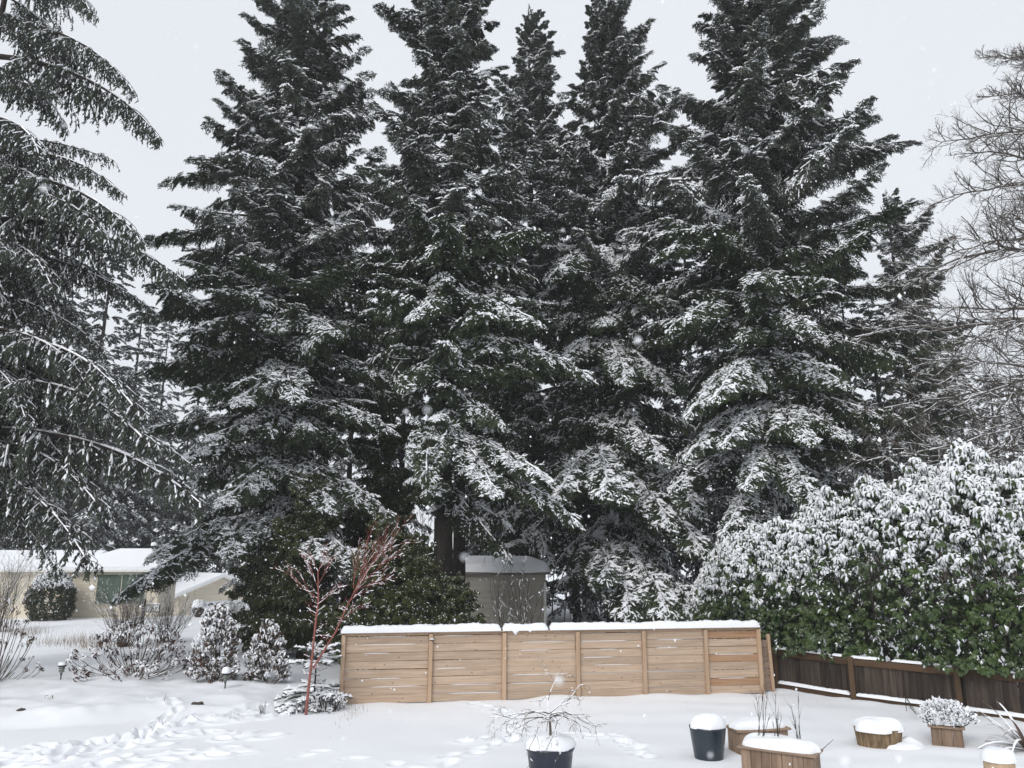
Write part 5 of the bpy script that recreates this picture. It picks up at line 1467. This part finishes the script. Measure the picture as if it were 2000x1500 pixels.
# stump
sp_ = P(1716, 1456); stp = thing('tree_stump', 'cut stump with split bark under a thick cap of snow', 'stump', (sp_[0], sp_[1], -.03))
r_ = np.random.default_rng(8); n = 40; a = np.arange(n) * 2 * math.pi / n
rad = .40 * (1 + .06 * vnoise(np.cos(a) * 2, np.sin(a) * 2, 8, 1.0) + .02 * r_.normal(0, 1, n)); V = []
for z, f in ((-.1, .92), (.0, .92), (.13, .97), (.26, 1.02), (.345, 1.05), (.35, .9)):
    V.append(np.stack([rad * f * np.cos(a), rad * f * .85 * np.sin(a), np.full(n, z)], 1))
m_ = MB().add(np.concatenate(V + [np.array([[0, 0, .35]])]), quads=[[j * n + i, j * n + (i + 1) % n, (j + 1) * n + (i + 1) % n, (j + 1) * n + i] for j in range(5) for i in range(n)], tris=[[5 * n + i, 5 * n + (i + 1) % n, 6 * n] for i in range(n)])
link('wood', m_.mesh('stump_wood', 'stump'), stp)
link('snow_cap', dome(.425, .37, .21, 21, base=.31, lump=.35).mesh('stump_snow', 'snow', True), stp)
link('snow_drift', dome(.50, .34, .17, 22, lump=.5).mesh('stump_drift', 'snow', True), stp, (.32, -.12, -.02))
# pale log post at the bottom right
lp = P(1960, 1560); lgo = thing('log_post', 'pale upright log post topped with snow in the bottom right corner', 'post', (lp[0], lp[1], 0))
lh = PD(1960, 1482, lp[1])[2]
m_ = MB().lathe([(.225, -.1), (.215, lh * .5), (.205, lh), (.001, lh)], 24, wob=.05, rng=np.random.default_rng(4))
link('wood', m_.mesh('log_wood', 'log', False), lgo)
link('snow_cap', dome(.235, .225, .17, 24, base=lh - .02, lump=.1).mesh('log_snow', 'snow', True), lgo)
# sword-leaved plant
fp = P(2010, 1468); fpo = thing('sword_leaf_plant', 'sword-leaved plant with arching snowy blades at the right edge', 'plant', (fp[0], fp[1], -.02))
r_ = np.random.default_rng(14)
for k in range(30):
    a = r_.normal(3.2, 1.3); L = r_.uniform(.8, 1.5); el = R(r_.uniform(15, 70)); dr = r_.uniform(.2, 1.4)
    d = np.array([math.cos(a) * math.cos(el), math.sin(a) * math.cos(el), math.sin(el)]); s_ = np.array([-math.sin(a), math.cos(a), 0])
    pts = [d * L * t + np.array([0, 0, -dr * .55 * L * t ** 2.4]) for t in np.linspace(0, 1, 8)]
    wv = .036 * np.array([.7, 1, 1, .95, .85, .65, .4, .03]); m_ = MB()
    V = np.concatenate([[p - s_ * w_, p + s_ * w_] for p, w_ in zip(pts, wv)])
    V2 = np.concatenate([[p - s_ * w_ * .9 + np.array([0, 0, .004]), p + np.array([0, 0, .022]), p + s_ * w_ * .9 + np.array([0, 0, .004])] for p, w_ in zip(pts, wv)])
    m_.add(V, quads=[[2 * i, 2 * i + 1, 2 * i + 3, 2 * i + 2] for i in range(7)], m=0)
    lim = r_.integers(3, 8)
    m_.add(V2, quads=[q for i in range(1, lim) for q in ([3 * i, 3 * i + 1, 3 * i + 4, 3 * i + 3], [3 * i + 1, 3 * i + 2, 3 * i + 5, 3 * i + 4]) if i < 7], m=1)
    link('blade', m_.mesh('blade', ['phormium', 'snow_leaf']), fpo, (0, 0, .02))

def path_light(label, px, py, seed, hpx, snow_h):
    p = P(px, py); z0 = gzs(p[0], p[1]); t_ = thing('path_light', label, 'lamp', (p[0], p[1], z0), 0, 'path lights in the planted bed')
    link('stake', MB().tube([(0, 0, -.15), (0, 0, .10), (0, 0, .17)], [.014, .018, .035], 8).mesh('stake', 'metal'), t_)
    link('lamp_glass', MB().lathe([(.03, .16), (.055, .22), (.066, .34), (.001, .34)], 16).mesh('lamp_glass', 'lamp_glass', True), t_)
    for k in range(4):
        link('louvre_ring', MB().lathe([(.058 + k * .006, .19 + k * .042), (.070 + k * .006, .195 + k * .042), (.070 + k * .006, .203 + k * .042), (.058 + k * .006, .208 + k * .042)], 16).mesh('louvre_ring', 'metal'), t_)
    link('cap', MB().lathe([(.001, .345), (.115, .345), (.12, .362), (.04, .385), (.001, .39)], 20).mesh('lamp_cap', 'metal'), t_)
    link('snow_cap', dome(.108, .108, snow_h, seed, 18, 7, base=.36).mesh('lamp_snow', 'snow', True), t_)
path_light('path light with louvred shade at the left, before the wide leggy bush', 116, 1346, 1, 34, .09)
path_light('path light with a snow hood in front of the cone-shaped rhododendron', 438, 1362, 2, 34, .15)

# house sign on a post, urn and far drive light
sg = P(285, 1240); sgo = thing('house_sign', 'small dark-framed sign hanging from a post between the bare shrubs', 'sign', (sg[0], sg[1], gzs(sg[0], sg[1])))
sz = PD(293, 1188, sg[1])[2] - sgo.location.z
link('post', MB().box((0, 0, 0), (.12, .12, sz + .5), bev=.01).mesh('sign_post', 'twig_dark'), sgo, (-.22, 0, (sz + .5) / 2 - .1))
brd = link('board', MB().box((0, 0, 0), (.62, .04, .34), bev=.01).mesh('sign_board', 'tag'), sgo, (.22, -.03, sz))
fcm = MB().box((0, 0, 0), (.54, .02, .26), bev=.004)
link('face', fcm.mesh('sign_face', 'trim'), brd, (0, -.02, 0))
def stroke(m_, a, b, t=.022):
    a, b = np.array(a), np.array(b); d = (b - a) / np.linalg.norm(b - a); n_ = np.array([-d[1], d[0]]) * t / 2
    c = [a - n_, b - n_, b + n_, a + n_]; m_.add([(q[0], 0, q[1]) for q in c], quads=[[0, 1, 2, 3]])
mk = MB()
for a, b in (((-.22, .09), (-.12, .09)), ((-.13, .09), (-.19, -.10)), ((-.06, -.10), (0, .09)), ((0, .09), (.05, -.10)), ((-.03, -.03), (.03, -.03)), ((.10, .09), (.15, 0)), ((.21, .09), (.13, -.10))): stroke(mk, a, b)
link('marking', mk.mesh('sign_marking', 'tag'), brd, (0, -.034, 0))
link('snow_cap', snow_bar(.6, .07, .05, 18, .05).mesh('sign_snow', 'snow', True), brd, (-.3, 0, .168))
ur = P(386, 1207); uro = thing('garden_urn', 'small urn with a leafy plant under a ball of snow near the garage', 'urn', (ur[0], ur[1], gzs(ur[0], ur[1])))
link('body', MB().lathe([(.14, -.05), (.16, .05), (.30, .28), (.34, .42), (.001, .42)], 18).mesh('urn', 'rock', True), uro)
V, T, MI = rosette(5, .3, 12, .45, .08); link('leaves', MB().add(V, tris=T, m=MI).mesh('urn_leaves', ['rhodo', 'snow_leaf']), uro, (0, 0, .5))
link('snow_cap', dome(.36, .36, .42, 19, base=.55).mesh('urn_snow', 'snow', True), uro)

# small things poking out of the snow
def blob(name, label, px, py, rx, ry, rz_, seed, cat, mat_='rock'):
    p = P(px, py); r_ = np.random.default_rng(seed)
    m_ = dome(rx, ry, rz_, seed, 18, 6, 2.2, lump=.5)
    o = link(name, m_.mesh(name, mat_, False), None, (p[0], p[1], gzs(p[0], p[1]) - .015), (0, 0, r_.uniform(-.3, .3)))
    return tag(o, label, cat)
blob('stone', 'dark stone showing through the snow in front of the rhododendrons', 384, 1393, .14, .09, .06, 4, 'stone')
blob('stone', 'small dark stone in the snow near the left edge', 40, 1405, .09, .06, .05, 5, 'stone')
tk = P(318, 1392); G_ = Grow(75); G_.grow((0, 0, -.05), (.25, 0, 1), .26, .007, 0, 3); G_.grow((.03, 0, .05), (.9, 0, .8), .10, .005, 0, 3)
tag(link('stick', G_.mesh('stick', ['twig_dark', 'snow_leaf'], 5, 0), None, (tk[0], tk[1], gzs(tk[0], tk[1]))), 'short bare stick standing in the snowy bed', 'stick')
tk = P(1600, 1466); G_ = Grow(76); G_.path([np.array([0, 0, -.02]), np.array([.14, 0, .08]), np.array([.28, 0, .19])], .007, .004)
tag(link('stick', G_.mesh('stick', ['twig_dark', 'snow_leaf'], 5, 0), None, (tk[0], tk[1], 0)), 'thin stick leaning out of the snow right of the long planter', 'stick')
for k, (px, py, lb) in enumerate(((95, 1385, 'pale frosted sprig in the snow below the left path light'), (240, 1342, 'dark curled leaf on the snow under the leggy bush'))):
    p = P(px, py); V, T, MI = rosette(60 + k, .6, 6, .12, .02)
    o = link('leaf_sprig', MB().add(V, tris=T, m=MI).mesh('leaf_sprig', ['rhodo_dry' if k else 'dry_grass', 'snow_leaf']), None, (p[0], p[1], gzs(p[0], p[1]) + .03))
    tag(o, lb, 'sprig')

# ------------------------------------------------------------------ falling snow
r_ = np.random.default_rng(2024)
nF = 15000
Yf = 2.5 + 34 * r_.random(nF) ** .8
Pf = np.stack([r_.uniform(-1, 1, nF) * (3 + Yf * .75), Yf, r_.uniform(0.2, 1, nF) * (4 + Yf * .85)], 1)
near = np.stack([r_.uniform(-.9, .9, 70), r_.uniform(.6, 2.5, 70) ** 1.0, CAMZ + r_.uniform(-.4, 1.4, 70)], 1)
near[:34, 1] = r_.uniform(.42, .95, 34); near[:34, 0] = r_.uniform(-.7, .7, 34) * near[:34, 1]; near[:34, 2] = CAMZ + r_.uniform(-.26, .75, 34) * near[:34, 1]
Pf = np.concatenate([Pf, near]); nF = len(Pf)
sz_ = np.concatenate([r_.lognormal(math.log(.0050), .40, nF - 70), r_.uniform(.0014, .0024, 70)])
fm = MB()
oct6 = np.array([[1, 0, 0], [-1, 0, 0], [0, 1, 0], [0, -1, 0], [0, 0, 1], [0, 0, -1.0]])
tri6 = np.array([[0, 2, 4], [2, 1, 4], [1, 3, 4], [3, 0, 4], [2, 0, 5], [1, 2, 5], [3, 1, 5], [0, 3, 5]])
oct4 = np.array([[1, .2, -.5], [-.8, .7, -.5], [-.3, -1, -.4], [0, 0, 1.0]]); tri4 = np.array([[0, 1, 3], [1, 2, 3], [2, 0, 3], [1, 0, 2]])
cl_ = Pf[:, 1] < 12
for msk, ov, ot in ((cl_, oct6, tri6), (~cl_, oct4, tri4)):
    m0 = int(msk.sum()); jit = 1 + (.22 if len(ov) == 6 else .35) * r_.normal(0, 1, (m0, len(ov), 1))
    V = Pf[msk][:, None] + ov[None] * sz_[msk][:, None, None] * jit * np.array([1, 1, 1.2])
    fm.add(V.reshape(-1, 3), tris=(ot[None] + np.arange(m0)[:, None, None] * len(ov)).reshape(-1, 3))
fl_ = link('falling_snow', fm.mesh('falling_snow', 'snow_leaf'))
tag(fl_, 'white snowflakes drifting down through the whole yard', 'snowflakes', kind='stuff')

# ------------------------------------------------------------------ the snowy air
hz = bpy.data.materials.new('snowy_air'); hz.use_nodes = True
hn = hz.node_tree; hn.nodes.clear()
ho = hn.nodes.new('ShaderNodeOutputMaterial'); pv = hn.nodes.new('ShaderNodeVolumePrincipled')
pv.inputs['Color'].default_value = (.95, .965, .98, 1); pv.inputs['Density'].default_value = .0006
hn.links.new(pv.outputs[0], ho.inputs['Volume'])
M['air'] = hz
hb2 = link('haze', MB().box((0, 85, 18.5), (320, 260, 45)).mesh('haze', 'air'))
hb2['kind'] = 'stuff'; hb2['label'] = 'thin snowy air softening the far trees'
